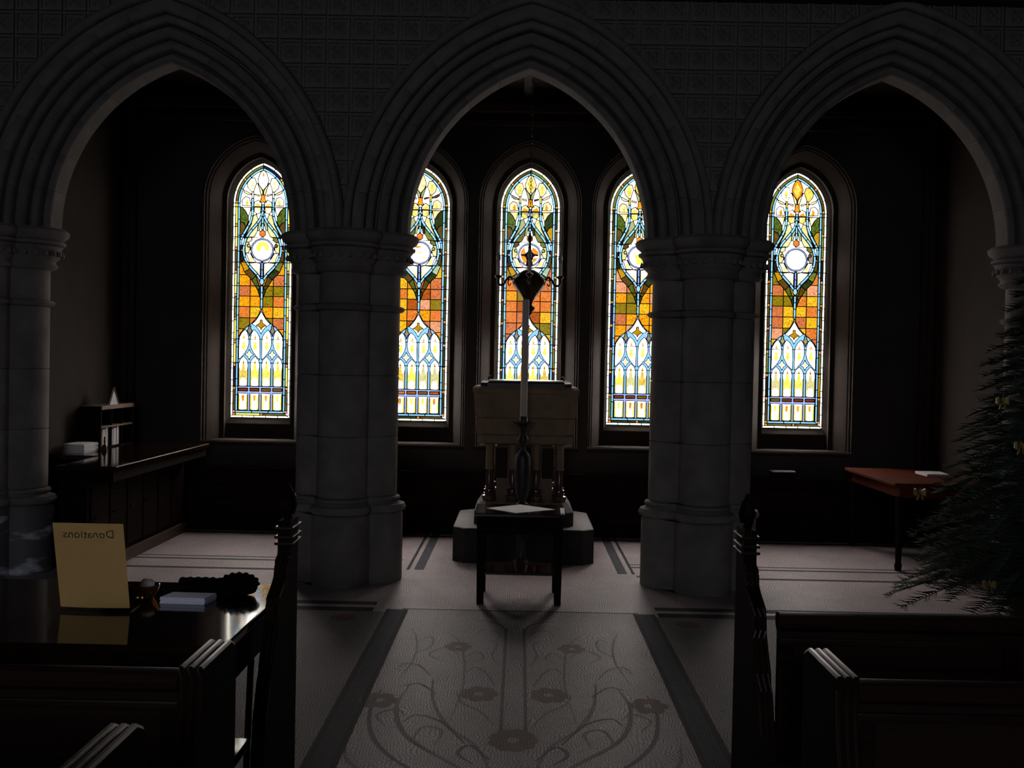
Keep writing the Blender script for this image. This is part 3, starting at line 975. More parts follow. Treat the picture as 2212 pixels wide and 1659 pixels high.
    if wi == 0:
        add([(-13, 362), (-14, 372), (-8, 380), (0, 382), (8, 380), (15, 373), (14, 363), (8, 360), (4, 370), (0, 372), (-3, 364), (-8, 358)], 'ystain', False)
    elif wi == 1:
        add([(-18, 375), (-6, 379), (8, 377), (-4, 373)], 'amber', False)
        add([(-6, 364), (2, 367), (6, 363), (-2, 361)], 'ystain', False)
        add([(6, 352), (12, 360), (11, 350)], 'ystain', False)
    elif wi == 2:
        for pts in ([(-20, 369), (-12, 380), (-8, 370), (-6, 358), (-14, 352), (-19, 358)], [(-19, 358), (-6, 358), (-4, 346), (-12, 345)], [(8, 380), (20, 370), (19, 360), (8, 362), (2, 372)], [(5, 345), (15, 350), (18, 358), (8, 356)]):
            add(pts, 'amber', False)
    elif wi == 3:
        add([(-9, 368), (12, 371), (12, 362), (9, 362), (9, 347), (-7, 347), (-6, 358), (-10, 360)], 'ystain', False)
    # seed and stems
    add([(7.5 * math.cos(PI / 2 + 2 * PI * k / 6), 398.5 + 8 * math.sin(PI / 2 + 2 * PI * k / 6)) for k in range(6)], {0: 'or2', 1: 'or2', 2: 'amber', 3: 'amber', 4: 'or2'}[wi])
    strokes([(0, 236), (0, 250), (0, 264), (0, 278), (0, 292)], 5.2, 'blue', 3, 2, False)
    strokes([(0, 292), (0, 306), (0, 320), (0, 337)], 4.8, 'dblue', 3, 2, False)
    strokes([(0, 407), (0, 420), (0, 436), (0, 462)], 4.8, 'blue', 3, 2, False)
    strokes(Pl, 5.2, 'blue', 9, 4)
    strokes([(-47.3, 372), (-46.8, 382), (-43, 393), (-35, 407), (-27, 423), (-22.8, 440), (-22.3, 455), (-22.3, 474)], 5.2, 'blue', 6, 4)
    add([(0, 286), (5, 292), (4, 299), (0, 302), (-4, 299), (-5, 292)], 'blue')
    # --- irises
    lily = 'yellow' if not bright else ('soft' if wi == 0 else 'yellow')
    lil2 = 'cream' if wi in (1, 2, 3) else 'soft'
    both([(46, 455), (38, 447), (31, 434), (27, 446), (26, 455)], lil2, True)
    both([(26, 455), (27, 440), (34, 456)], lily, False)
    both([(25, 458), (29, 475), (38, 478), (46, 470), (45, 458)], lil2, True, lil2)
    both([(31, 460), (33, 472), (38, 466), (37, 458)], 'amber' if wi in (2, 4) else 'yellow', False)
    both([(20, 456), (19, 466), (10, 471), (3, 464), (3, 456)], lil2, True)
    both([(19, 456), (14, 464), (6, 460), (5, 456)], 'amber' if wi in (2, 4) else 'yellow', False)
    both([(19, 456), (19, 446), (13, 440), (5, 443), (4, 456)], 'sage' if wi in (2,) else 'cream', True)
    both([(7, 444), (13, 452), (19, 450), (18, 446), (13, 440)], lily, False)
    both([(20, 474), (20, 488), (24.6, 489), (24.6, 474)], lily, True)
    both([(18, 497), (14, 506), (18, 518), (27, 518), (35, 506), (33, 496), (25, 488), (20, 488)], lil2 if wi != 4 else 'white', True, lil2 if wi != 4 else 'yellow')
    both([(22, 494), (20, 505), (24, 514), (28, 504), (26, 493)], lily if wi != 0 else 'cream', False)
    both([(26, 484), (34, 488), (42, 492), (41, 486), (34, 482), (26, 481)], 'grey' if wi == 2 else 'cream', True, 'brown' if wi == 1 else 'cream')
    both([(8, 482), (18, 484), (18, 481), (8, 478)], 'cream', True, 'brown' if wi in (1, 2) else 'cream')
    add([(-7, 466), (7, 466), (4.5, 474), (5, 482), (-5, 482), (-4.5, 474)], 'amber')
    both([(0.5, 482), (5, 482), (9, 496), (13, 507), (7, 502), (1, 490)], 'sage' if wi in (1, 2, 3) else 'pale', True)
    add([(0, 491), (9, 502), (12.5, 513), (8, 527), (0, 538), (-8, 527), (-12.5, 513), (-9, 502)], {0: 'soft', 1: 'cream', 2: 'cream', 3: 'yellow', 4: 'amber'}[wi])
    add([(0, 496), (6, 507), (7, 516), (0, 528), (-7, 516), (-6, 507)], {0: 'white', 1: 'cream', 2: 'yellow', 3: 'amber', 4: 'white'}[wi] if wi != 4 else 'yellow', False)
    if wi == 0:
        add([(-3, 521), (3, 521), (0, 532)], 'amber', False)
    # --- borders (last, on top)
    og = [(0, 7)]
    for pts, key in ring_pieces(10.2, 15.0, 34, ['blue'], rnd):
        add(pts, key)
    bandm = {0: ['ystain', 'moss', 'navy', 'olive', 'brown'], 1: ['olive', 'brown', 'dgreen', 'moss'], 2: ['olive', 'dgreen', 'brown', 'moss', 'dark'], 3: ['olive', 'moss', 'dgreen', 'navy'], 4: ['brown', 'olive', 'gold', 'dark', 'moss']}[wi]
    for pts, key in ring_pieces(4.8, 10.2, 49, bandm, rnd, 6.2):
        add(pts, key)
    for pts, key in ring_pieces(0, 4.8, 26, ['bwhite'], rnd):
        add(pts, key)
    return P


WLAB = ['tall stained lancet window nearest the pamphlet counter, yellow blob in its roundel',
        'tall stained lancet window partly hidden by the pillar beside the counter bay',
        'tall stained lancet window behind the hanging lamp and font',
        'tall stained lancet window cut by the pillar next to the font, pale green blot in its roundel',
        'tall stained lancet window with plain white roundel, nearest the long red table']
for wi, wx in enumerate(WIN_X):
    root = empty('window_%d' % (wi + 1), (wx, WIN_Y, WIN_Z), WLAB[wi], kind='structure')
    polys = glass_polys(wi)
    vs_, fs = [], []
    ol = outline_at(0, 16)
    allp = [(ccw(ol), None, True)] + polys
    for pts, _, _ in allp:
        k = len(vs_)
        vs_ += [Vector(p) for p in pts]
        fs.append(list(range(k, k + len(pts))))
    ov, oe, of, _, _, orf = delaunay_2d_cdt(vs_, [], fs, 1, 0.02, True)
    owner, colour = [], []
    for f, o in zip(of, orf):
        if 0 not in o or len(o) < 2:
            owner.append(-1); colour.append(None)
            continue
        top = max(o)
        led = [k for k in o if allp[k][2] and k > 0]
        owner.append(max(led) if led else -1)
        colour.append(allp[top][1])
    groups = {}
    for i, w in enumerate(owner):
        if w >= 0:
            groups.setdefault(w, []).append(i)
    SU = UNIT
    for w, tris in groups.items():
        area = 0.0
        remap, vv, ff, fm, mats = {}, [], [], [], []
        for t in tris:
            idx = []
            for q in of[t]:
                if q not in remap:
                    remap[q] = len(vv)
                    vv.append((ov[q].x * SU, 0, ov[q].y * SU))
                idx.append(remap[q])
            a_, b_, c_ = (ov[q] for q in of[t][:3])
            area += abs((b_ - a_).cross(c_ - a_)) / 2
            ff.append(idx)
            if colour[t] not in mats:
                mats.append(colour[t])
            fm.append(mats.index(colour[t]))
        if area < 0.6:
            continue
        me = bpy.data.meshes.new('pane')
        me.from_pydata(vv, [], ff)
        for key in mats:
            me.materials.append(gm(key))
        me.polygons.foreach_set('material_index', fm)
        place('pane', me, None, root)
    # lead cames along every border between two panes
    edge = {}
    for i, f in enumerate(of):
        n_ = len(f)
        for k in range(n_):
            e = tuple(sorted((f[k], f[(k + 1) % n_])))
            edge.setdefault(e, []).append(owner[i])
    lm = MB()
    for (a_, b_), ow in edge.items():
        if all(o == -1 for o in ow) or (len(ow) == 2 and ow[0] == ow[1]):
            continue
        pa, pb = ov[a_], ov[b_]
        d = pb - pa
        if d.length < 1e-4:
            continue
        d.normalize()
        wd = 0.92 if len(ow) == 2 else 1.0
        nx_, nz_ = -d.y * wd * SU, d.x * wd * SU
        ex, ez = d.x * 0.3 * SU, d.y * 0.3 * SU
        A = (pa.x * SU - ex, pa.y * SU - ez)
        B = (pb.x * SU + ex, pb.y * SU + ez)
        yy = -0.004
        lm.add([(wx + A[0] - nx_, WIN_Y + 0.001, WIN_Z + A[1] - nz_), (wx + B[0] - nx_, WIN_Y + 0.001, WIN_Z + B[1] - nz_), (wx + B[0] + nx_, WIN_Y + 0.001, WIN_Z + B[1] + nz_), (wx + A[0] + nx_, WIN_Y + 0.001, WIN_Z + A[1] + nz_),
                (wx + A[0] - nx_, WIN_Y + yy, WIN_Z + A[1] - nz_), (wx + B[0] - nx_, WIN_Y + yy, WIN_Z + B[1] - nz_), (wx + B[0] + nx_, WIN_Y + yy, WIN_Z + B[1] + nz_), (wx + A[0] + nx_, WIN_Y + yy, WIN_Z + A[1] + nz_)],
               [(4, 5, 6, 7), (0, 1, 5, 4), (2, 3, 7, 6)])
    lm.build('lead_came', LEAD, root, smooth=0)
    for v in (68, 119, 170, 240, 285, 336, 390, 455):
        MB().box(wx - HW * SU, wx + HW * SU, WIN_Y - 0.013, WIN_Y - 0.004, WIN_Z + v * SU - 0.0042, WIN_Z + v * SU + 0.0042).build('saddle_bar', IRON, root, smooth=0)
    # splayed stone reveal: (outward offset, y)
    prof = [(-0.002, WIN_Y + 0.01), (-0.002, WIN_Y), (0.030, 10.99), (0.034, 10.985), (0.034, 10.93), (0.075, 10.93), (0.082, 10.90), (0.165, 10.765), (0.175, 10.76), (0.185, 10.74), (0.20, 10.735), (0.205, 10.71), (0.206, WALL_Y + 0.01)]
    rv = MB()
    rows = []
    for off, yy in prof:
        a_ = HW * SU + off
        pts = [(wx + a_, SILL_Z - 0.02)] + [(wx + p[0], p[1]) for p in pointed(a_, GC * SU, WIN_Z + GS * SU, 14)] + [(wx - a_, SILL_Z - 0.02)]
        rows.append([(p[0], yy, p[1]) for p in pts])
    n_ = len(rows[0])
    rv.add([p for r_ in rows for p in r_], [(i * n_ + k, i * n_ + k + 1, (i + 1) * n_ + k + 1, (i + 1) * n_ + k) for i in range(len(rows) - 1) for k in range(n_ - 1)])
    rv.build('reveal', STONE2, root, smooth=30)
    sm = MB()
    a_ = HW * SU + 0.05
    sm.prism([(WIN_Y + 0.02, WIN_Z + 0.002), (WIN_Y - 0.002, WIN_Z + 0.002), (WIN_Y - 0.05, WIN_Z - 0.052), (WIN_Y - 0.055, WIN_Z - 0.06), (WIN_Y - 0.055, SILL_Z - 0.05), (WIN_Y + 0.02, SILL_Z - 0.05)], 'x', wx - a_, wx + a_)
    sm.build('sill_chamfer', STONE2, root, smooth=0)
    MB().prism([(WIN_Y, SILL_Z + 0.002), (10.70, SILL_Z - 0.006), (10.69, SILL_Z - 0.02), (10.70, SILL_Z - 0.045), (WALL_Y + 0.01, SILL_Z - 0.06), (WIN_Y, SILL_Z - 0.06)], 'x', wx - HOLE_A - 0.01, wx + HOLE_A + 0.01).build('sill_ledge', STONE2, root, smooth=0)


# ------------------------------------------------------------------ baptismal font
FX = 0.055
font = empty('baptismal_font', (FX, 9.70, 0), 'pale stone baptismal font with lidded bowl on colonettes and a broad stepped plinth', 'font')


def chamfer_sq(cx_, cy_, hx, hy, c):
    return [(cx_ - hx + c, cy_ - hy), (cx_ + hx - c, cy_ - hy), (cx_ + hx, cy_ - hy + c), (cx_ + hx, cy_ + hy - c), (cx_ + hx - c, cy_ + hy), (cx_ - hx + c, cy_ + hy), (cx_ - hx, cy_ + hy - c), (cx_ - hx, cy_ - hy + c)]


def ring_sq(hx, c, z, cy_=9.70):
    return [(p[0], p[1], z) for p in chamfer_sq(FX, cy_, hx, hx, c)]


SLAB = surf('pale_slab', (0.075, 0.067, 0.065), (0.11, 0.10, 0.095), rough=0.6, scale=7, bump=0.2, bscale=50, dist=0.003)  # thin pale tops over the darker plinth and step
MB().loft([ring_sq(0.61, 0.10, 0.0), ring_sq(0.61, 0.10, 0.294)]).build('plinth', PLINTH, font, 0)
MB().loft([ring_sq(0.605, 0.10, 0.294), ring_sq(0.60, 0.10, 0.30)]).build('plinth_slab', SLAB, font, 0)
MB().loft([ring_sq(0.435, 0.06, 0.30), ring_sq(0.435, 0.06, 0.42)]).build('step', PLINTH, font, 0)
MB().loft([ring_sq(0.435, 0.06, 0.42), ring_sq(0.385, 0.05, 0.49), ring_sq(0.38, 0.05, 0.50)]).build('step_slab', SLAB, font, 0)
MB().loft([ring_sq(0.25, 0.03, 0.50), ring_sq(0.25, 0.03, 1.02)]).build('stem', FONTST, font, 0)
offs = [-0.31, -0.105, 0.105, 0.31]
spots = [(a, -0.31) for a in offs] + [(a, 0.31) for a in offs] + [(s * 0.31, a) for s in (-1, 1) for a in offs[1:3]]
col_me = MB().lathe([(0.055, 0.50), (0.055, 0.515), (0.062, 0.53), (0.06, 0.55), (0.044, 0.56), (0.04, 0.575), (0.05, 0.59), (0.048, 0.605), (0.034, 0.615), (0.031, 0.62), (0.031, 0.78)], n=14).mesh('colonette')  # dark marble base; lower shaft in marble too, painting its shade
cap_me = MB().lathe([(0.031, 0.78), (0.036, 0.785), (0.033, 0.80), (0.032, 0.96), (0.046, 1.0), (0.046, 1.015)], n=14).mesh('colonette_lit_top')  # paler stone paints the lit upper part of each colonette
for a, b in spots:
    c_ = place('colonette', col_me, MARBLE, font, (a, b, 0))
    place('colonette_lit_part', cap_me, FONTST, c_)
for s in (-1, 0, 1):
    MB().box(FX + s * 0.207 - 0.055, FX + s * 0.207 + 0.055, 9.43, 9.455, 0.70, 0.97, 0.01).build('carved_panel', STONE2, font)
MB().loft([ring_sq(0.365, 0.05, 1.005), ring_sq(0.415, 0.06, 1.02), ring_sq(0.418, 0.06, 1.085), ring_sq(0.412, 0.06, 1.09), ring_sq(0.425, 0.06, 1.10), ring_sq(0.438, 0.06, 1.235), ring_sq(0.432, 0.06, 1.24), ring_sq(0.442, 0.06, 1.25), ring_sq(0.458, 0.06, 1.455), ring_sq(0.465, 0.06, 1.46), ring_sq(0.468, 0.06, 1.495), ring_sq(0.455, 0.06, 1.512)]).build('bowl', FONTST, font, 0)
lid = MB().loft([ring_sq(0.40, 0.06, 1.512), ring_sq(0.40, 0.06, 1.545), ring_sq(0.385, 0.06, 1.56), ring_sq(0.37, 0.06, 1.568)]).build('lid', WOODX, font, 0)
for s in (-1, 1):
    MB().tube([(FX + s * 0.335, 9.45, 1.55), (FX + s * 0.335, 9.45, 1.585), (FX + s * 0.325, 9.45, 1.602), (FX + s * 0.31, 9.45, 1.60)], 0.008).build('lid_hook', BRASS, lid)

# ------------------------------------------------------------------ paschal candlestick and candle
CX, CYc = 0.036, 8.93
cs = empty('paschal_candlestick', (CX, CYc, 0.0), 'tall dark turned candlestick holding the long candle before the font', 'candlestick')
MB().lathe([(0.11, 0.0), (0.11, 0.03), (0.07, 0.06), (0.045, 0.10), (0.04, 0.22), (0.06, 0.27), (0.07, 0.30), (0.07, 0.315), (0.05, 0.33), (0.035, 0.36), (0.05, 0.40), (0.055, 0.45), (0.035, 0.49), (0.05, 0.52), (0.05, 0.54), (0.03, 0.56)], CX, CYc, 20).build('foot', IRON, cs)
MB().lathe([(0.03, 0.56), (0.045, 0.60), (0.062, 0.66), (0.068, 0.80), (0.066, 0.93), (0.055, 0.96), (0.03, 0.985)], CX, CYc, 20).build('turned_body', IRON, cs)
MB().lathe([(0.03, 0.985), (0.022, 1.01), (0.03, 1.04), (0.045, 1.065), (0.045, 1.09), (0.03, 1.115), (0.028, 1.15), (0.04, 1.17), (0.05, 1.19), (0.045, 1.20)], CX, CYc, 20).build('stem', IRON, cs)
dm = MB().lathe([(0.04, 1.19), (0.06, 1.205), (0.10, 1.225), (0.105, 1.235), (0.06, 1.225), (0.04, 1.215)], CX, CYc, 20)
dm.build('drip_pan', IRON, cs)
MB().lathe([(0.034, 1.20), (0.034, 1.27), (0.030, 1.275)], CX, CYc, 16).build('socket', MARBLE, cs)
candle = empty('paschal_candle', (CX, CYc, 1.275), 'long pale candle rising in front of the middle window', 'candle')
MB().lathe([(0.030, 1.275), (0.029, 2.245), (0.026, 2.255), (0.012, 2.252)], CX, CYc, 20).build('wax_shaft', WAX, candle)
MB().tube([(CX, CYc, 2.247), (CX + 0.002, CYc, 2.262)], 0.002, 6).build('wick', IRON, candle)

# ------------------------------------------------------------------ hanging lamp
HX, HY = 0.062, 9.35
hl = empty('hanging_lamp', (HX, HY, 2.25), 'dark brass hanging lamp with scrolled candle arms before the middle window', 'lamp')
# chain
ch = MB()
z = 2.86
k = 0
while z < 4.34:
    ax_ = (1, 0) if k % 2 else (0, 1)
    pts = [(HX + 0.009 * math.cos(t) * ax_[0], HY + 0.009 * math.cos(t) * ax_[1], z + 0.02 * math.sin(t)) for t in [2 * PI * i / 10 for i in range(11)]]
    ch.tube(pts, 0.0028, 5, False)
    z += 0.031
    k += 1
ch.build('chain', BRASS, hl)
MB().lathe([(0.045, 4.30), (0.045, 4.36), (0.01, 4.362)], HX, HY, 16).build('ceiling_rose', BRASS, hl)
MB().lathe([(0.006, 2.86), (0.012, 2.84), (0.022, 2.815), (0.012, 2.79), (0.010, 2.76), (0.016, 2.74), (0.014, 2.72), (0.020, 2.70), (0.036, 2.685), (0.058, 2.672), (0.060, 2.665), (0.036, 2.65), (0.024, 2.62), (0.03, 2.60), (0.034, 2.585), (0.017, 2.56), (0.015, 2.54)], HX, HY, 16).build('stem', BRASS, hl)
for k in range(4):
    a = k * PI / 2
    MB().tube([(HX + 0.03 * math.cos(a), HY + 0.03 * math.sin(a), 2.672), (HX + 0.065 * math.cos(a), HY + 0.065 * math.sin(a), 2.668), (HX + 0.085 * math.cos(a), HY + 0.085 * math.sin(a), 2.675)], [0.014, 0.008, 0.002], 6).build('collar_spike', BRASS, hl)
MB().lathe([(0.015, 2.55), (0.05, 2.535), (0.10, 2.505), (0.135, 2.47), (0.148, 2.44), (0.142, 2.41), (0.115, 2.37), (0.085, 2.335), (0.06, 2.30), (0.042, 2.265), (0.03, 2.24), (0.035, 2.225), (0.06, 2.21), (0.055, 2.19), (0.035, 2.175), (0.03, 2.155), (0.012, 2.14)], HX, HY, 24).build('body', BRASS, hl)
for k in range(4):
    a = k * PI / 2
    ca, sa = math.cos(a), math.sin(a)
    def A(r, z_):
        return (HX + r * ca, HY + r * sa, z_)
    arm = MB().tube(smooth_line([A(0.13, 2.43), A(0.165, 2.475), (A(0.20, 2.45)), A(0.225, 2.41), A(0.255, 2.405), A(0.272, 2.43), A(0.27, 2.46)], 4), 0.011, 8).build('arm', BRASS, hl)
    MB().tube(smooth_line([A(0.175, 2.46), A(0.185, 2.42), A(0.17, 2.40), A(0.158, 2.42)], 3), 0.006, 6).build('scroll', BRASS, arm)
    MB().lathe([(0.006, 2.455), (0.022, 2.465), (0.034, 2.48), (0.03, 2.487), (0.017, 2.49)], HX + 0.27 * ca, HY + 0.27 * sa, 12).build('drip_cup', BRASS, arm)
    MB().lathe([(0.015, 2.488), (0.015, 2.60), (0.010, 2.602)], HX + 0.27 * ca, HY + 0.27 * sa, 12).build('candle_sleeve', WAX, hl)
    gb = surf('unlit_bulb_glass', (0.30, 0.29, 0.28), (0.36, 0.35, 0.33), rough=0.15, scale=5, bump=0)
    MB().lathe([(0.010, 2.602), (0.018, 2.625), (0.020, 2.645), (0.013, 2.675), (0.003, 2.70)], HX + 0.27 * ca, HY + 0.27 * sa, 12).build('flame_bulb', gb, hl)

# ------------------------------------------------------------------ small table before the font
TX = 0.02
tb = empty('offering_table', (TX, 7.78, 0), 'small dark wooden table with lower shelf standing in front of the font', 'table')
MB().box(TX - 0.325, TX + 0.325, 7.50, 8.03, 0.625, 0.652, 0.006).build('table_top', VARN, tb)
MB().box(TX - 0.29, TX + 0.29, 7.545, 7.985, 0.50, 0.625).build('apron', WOOD, tb, 0)
for sx_ in (-1, 1):
    for yy in (7.55, 7.98):
        MB().loft([[(TX + sx_ * 0.275 + p[0] * 0.024, yy + p[1] * 0.024, 0.0) for p in ((-1, -1), (1, -1), (1, 1), (-1, 1))],
                   [(TX + sx_ * 0.275 + p[0] * 0.031, yy + p[1] * 0.031, 0.62) for p in ((-1, -1), (1, -1), (1, 1), (-1, 1))]]).build('leg', WOOD, tb, 0)
MB().box(TX - 0.262, TX + 0.262, 7.56, 7.97, 0.205, 0.225, 0.004).build('shelf', VARN, tb)
cl = MB().prism([(TX - 0.03, 7.535), (TX + 0.255, 7.77), (TX + 0.0, 8.0), (TX - 0.245, 7.77)], 'z', 0.652, 0.6545).build('white_cloth', PAPER, smooth=0)
tag(cl, 'white diamond-laid cloth on the small dark table', 'cloth')
card = MB().prism([(TX + 0.286, 7.515), (TX + 0.316, 7.505), (TX + 0.322, 7.80), (TX + 0.292, 7.80)], 'z', 0.652, 0.662).build('leaflet', PAPER, smooth=0)
tag(card, 'narrow white leaflet along the edge of the small dark table', 'leaflet')

# ------------------------------------------------------------------ long counter and what stands on it
ct = empty('vestment_counter', (-3.5, 9.3, 0), 'long dark wooden counter with overhanging shiny top along the side wall', 'counter')
def counter_plan(xf, y0, y1):
    return [(xf, y0), (xf, y1), (-3.97, y1), (-3.97, 8.95), (-3.52, 8.95), (-3.52, y0)]


top = MB().prism(counter_plan(-3.06, 8.06, 10.48), 'z', 0.835, 0.87).build('counter_top', VARN, ct, 0)
MB().tube([(-3.063, 8.065, 0.866), (-3.063, 10.475, 0.866)], 0.006, 8).build('nosing', surf('polished_edge', (0.05, 0.03, 0.02), (0.09, 0.055, 0.035), rough=0.3, scale=5, bump=0), top)
MB().prism(counter_plan(-3.30, 8.12, 10.47), 'z', 0.0, 0.835).build('body', WOOD, ct, 0)
MB().prism(counter_plan(-3.09, 8.09, 10.475), 'z', 0.75, 0.835).build('frieze', WOOD, ct, 0)
MB().prism(counter_plan(-3.265, 8.10, 10.475), 'z', 0.0, 0.09).build('skirting', surf('brown_skirting', (0.05, 0.028, 0.016), (0.08, 0.045, 0.026), rough=0.6, scale=5, bump=0.1), ct, 0)
for k in range(6):
    y0 = 8.17 + k * 0.38
    d = MB().box(-3.30, -3.285, y0, y0 + 0.35, 0.13, 0.72, 0.005).build('door', WOOD, ct)
    MB().tube([(-3.285, y0 + 0.05, 0.45), (-3.262, y0 + 0.05, 0.45)], [0.006, 0.011], 8).build('knob', BRASS, d)
# pamphlet rack
rk = empty('pamphlet_rack', (-3.86, 9.96, 0.87), 'wooden leaflet rack with a pointed gable standing on the long counter', 'rack')
PINE = surf('pale_pine', (0.17, 0.11, 0.07), (0.25, 0.17, 0.11), rough=0.6, scale=6, bump=0.05, stretch=(1, 8, 8))
MB().box(-3.955, -3.77, 9.56, 9.58, 0.872, 1.255).build('side', WOOD, rk, 0)
MB().box(-3.955, -3.77, 10.34, 10.36, 0.872, 1.255).build('side', WOOD, rk, 0)
MB().box(-3.965, -3.955, 9.56, 10.36, 0.872, 1.25).build('backboard', WOOD, rk, 0)
MB().box(-3.955, -3.765, 9.57, 10.37, 1.225, 1.262, 0.003).build('header', PINE, rk)
MB().box(-3.955, -3.77, 9.58, 10.34, 1.06, 1.075).build('shelf', PINE, rk, 0)
MB().box(-3.955, -3.77, 9.58, 10.34, 0.872, 0.882).build('shelf', WOOD, rk, 0)
for yy in (9.83, 10.09):
    MB().box(-3.955, -3.775, yy, yy + 0.01, 0.88, 1.225).build('divider', WOOD, rk, 0)
MB().prism([(9.80, 1.262), (10.02, 1.262), (9.91, 1.41)], 'x', -3.80, -3.79).build('gable', PAPER, rk, 0)
MB().tube([(-3.785, 9.79, 1.262), (-3.785, 9.91, 1.425)], 0.006, 6).build('gable_strip', PINE, rk)
MB().tube([(-3.785, 10.03, 1.262), (-3.785, 9.91, 1.425)], 0.006, 6).build('gable_strip', PINE, rk)
for k in range(6):
    yy = 9.595 + k * 0.083 + (0.012 if k > 2 else 0)
    o = MB().box(-3.90, -3.80, yy, yy + 0.066, 0.883, 1.03 + 0.012 * (k % 3), 0.001).build('booklet', PAPER, smooth=0)
    tag(o, ['pale booklet nearest the dark side panel of the leaflet rack', 'second pale booklet from the dark side panel of the leaflet rack', 'third pale booklet from the dark side panel of the leaflet rack', 'fourth pale booklet in the leaflet rack, just past its divider', 'fifth pale booklet in the leaflet rack, in its middle compartment', 'pale booklet in the leaflet rack farthest from the dark side panel'][k], 'booklet', 'booklets in the leaflet rack')
pl_ = MB()
for k in range(7):
    pl_.box(-3.93 + 0.003 * (k % 2), -3.745 + 0.004 * (k % 3), 9.13 - 0.004 * (k % 3), 9.43 + 0.004 * (k % 2), 0.8705 + k * 0.011, 0.8705 + k * 0.011 + 0.0105)
tag(pl_.build('paper_stack', PAPER, smooth=0), 'bright stack of white papers on the counter beside the leaflet rack', 'papers')
kn = empty('brass_handbell', (-3.70, 9.47, 0.87), 'tiny brass bell standing by the stack of white papers', 'bell')
MB().lathe([(0.028, 0.87), (0.024, 0.89), (0.016, 0.915), (0.006, 0.925)], -3.70, 9.47, 14).build('bell_cup', BRASS, kn)
MB().lathe([(0.005, 0.925), (0.008, 0.95), (0.005, 0.975), (0.009, 0.985), (0.003, 0.995)], -3.70, 9.47, 10).build('handle', BRASS, kn)

# ------------------------------------------------------------------ long red table by the side wall
lt = empty('long_table', (3.63, 9.8, 0), 'long red-brown wooden table standing against the side wall', 'table')
MB().box(3.21, 4.03, 9.08, 10.49, 0.73, 0.76, 0.006).build('table_top', RED, lt)
MB().box(3.27, 3.99, 9.13, 10.45, 0.63, 0.73).build('apron', RED, lt, 0)
for x in (3.28, 3.97):
    for yy in (9.15, 10.43):
        MB().lathe([(0.026, 0.0), (0.030, 0.02), (0.034, 0.05), (0.026, 0.07), (0.030, 0.30), (0.040, 0.52), (0.040, 0.64)], x, yy, 8).build('leg', WOOD, lt)
o = MB().box(3.72, 3.95, 9.70, 10.0, 0.7605, 0.785, 0.003).build('hymn_book', PAPER, smooth=30)
tag(o, 'pale closed book lying on the long red table', 'book')
o = empty('collection_box', (2.64, 10.645, 0.635), 'small dark box with a pale lid on the wall rail', 'box')
MB().box(2.53, 2.75, 10.59, 10.70, 0.636, 0.69, 0.003).build('body', WOOD, o)
MB().box(2.525, 2.755, 10.585, 10.705, 0.69, 0.705, 0.004).build('lid', PAPER, o)

# ------------------------------------------------------------------ pews
def offset_line(prof, k0, k1):
    return prof[k0:k1]


def end_panel(root, name, xa, xb, prof, edge_pts, mat=WOOD, rib=0.008):
    """upright pew end: profile (y, z) with thickness xa..xb, moulded ribs along the visible edge"""
    e = MB().prism(prof, 'x', min(xa, xb), max(xa, xb)).build(name, mat, root, 20)
    for f in (0.12, 0.5, 0.88):
        x = xa + (xb - xa) * f
        MB().tube([(x, p[0], p[1]) for p in edge_pts], rib, 6).build('edge_bead', WOODX, e)
    return e


def low_end(root, xa, xb, Y0, dz=0.0):
    back = smooth_line([(Y0 - 0.10, 0.0), (Y0 - 0.10, 0.35), (Y0 - 0.085, 0.58), (Y0 - 0.04, 0.74), (Y0 - 0.02, 0.83), (Y0 - 0.02, 0.925 + dz)], 3)
    prof = back + [(Y0 + 0.25, 0.925 + dz), (Y0 + 0.295, 0.90 + dz), (Y0 + 0.30, 0.86), (Y0 + 0.30, 0.0)]
    end_panel(root, 'pew_end', xa, xb, prof, back + [(Y0 + 0.25, 0.925 + dz), (Y0 + 0.29, 0.905 + dz)])


def pew_body(root, x0, x1, Y0, depth=0.42, dz=0.0):
    """backrest seen from behind, moulded top rail, seat"""
    MB().box(x0, x1, Y0, Y0 + 0.025, 0.10, 0.86).build('backrest', WOODX, root, 0)
    rail = MB()
    sec = [(Y0 - 0.03, 0.875), (Y0 - 0.032, 0.892), (Y0 - 0.02, 0.91), (Y0 + 0.005, 0.918), (Y0 + 0.035, 0.912), (Y0 + 0.05, 0.895), (Y0 + 0.045, 0.87), (Y0 + 0.03, 0.855), (Y0 - 0.01, 0.86)]
    sec = [(a, b + dz) for a, b in sec]
    rail.prism(sec, 'x', x0, x1).build('top_rail', WOODX, root, 35)
    MB().box(x0, x1, Y0 - 0.016, Y0, 0.815 + dz, 0.838 + dz, 0.005).build('rail_moulding', WOODX, root)
    MB().box(x0, x1, Y0 - 0.012, Y0, 0.10, 0.20, 0.005).build('bottom_rail', WOODX, root)
    n_ = max(2, int((x1 - x0) / 0.5))
    for k in range(n_ + 1):
        x = x0 + (x1 - x0 - 0.05) * k / n_
        MB().box(x, x + 0.05, Y0 - 0.010, Y0, 0.20, 0.815, 0.003).build('stile', WOOD, root)
    MB().box(x0, x1, Y0 + 0.025, Y0 + depth, 0.42, 0.455, 0.008).build('seat', WOODX, root)


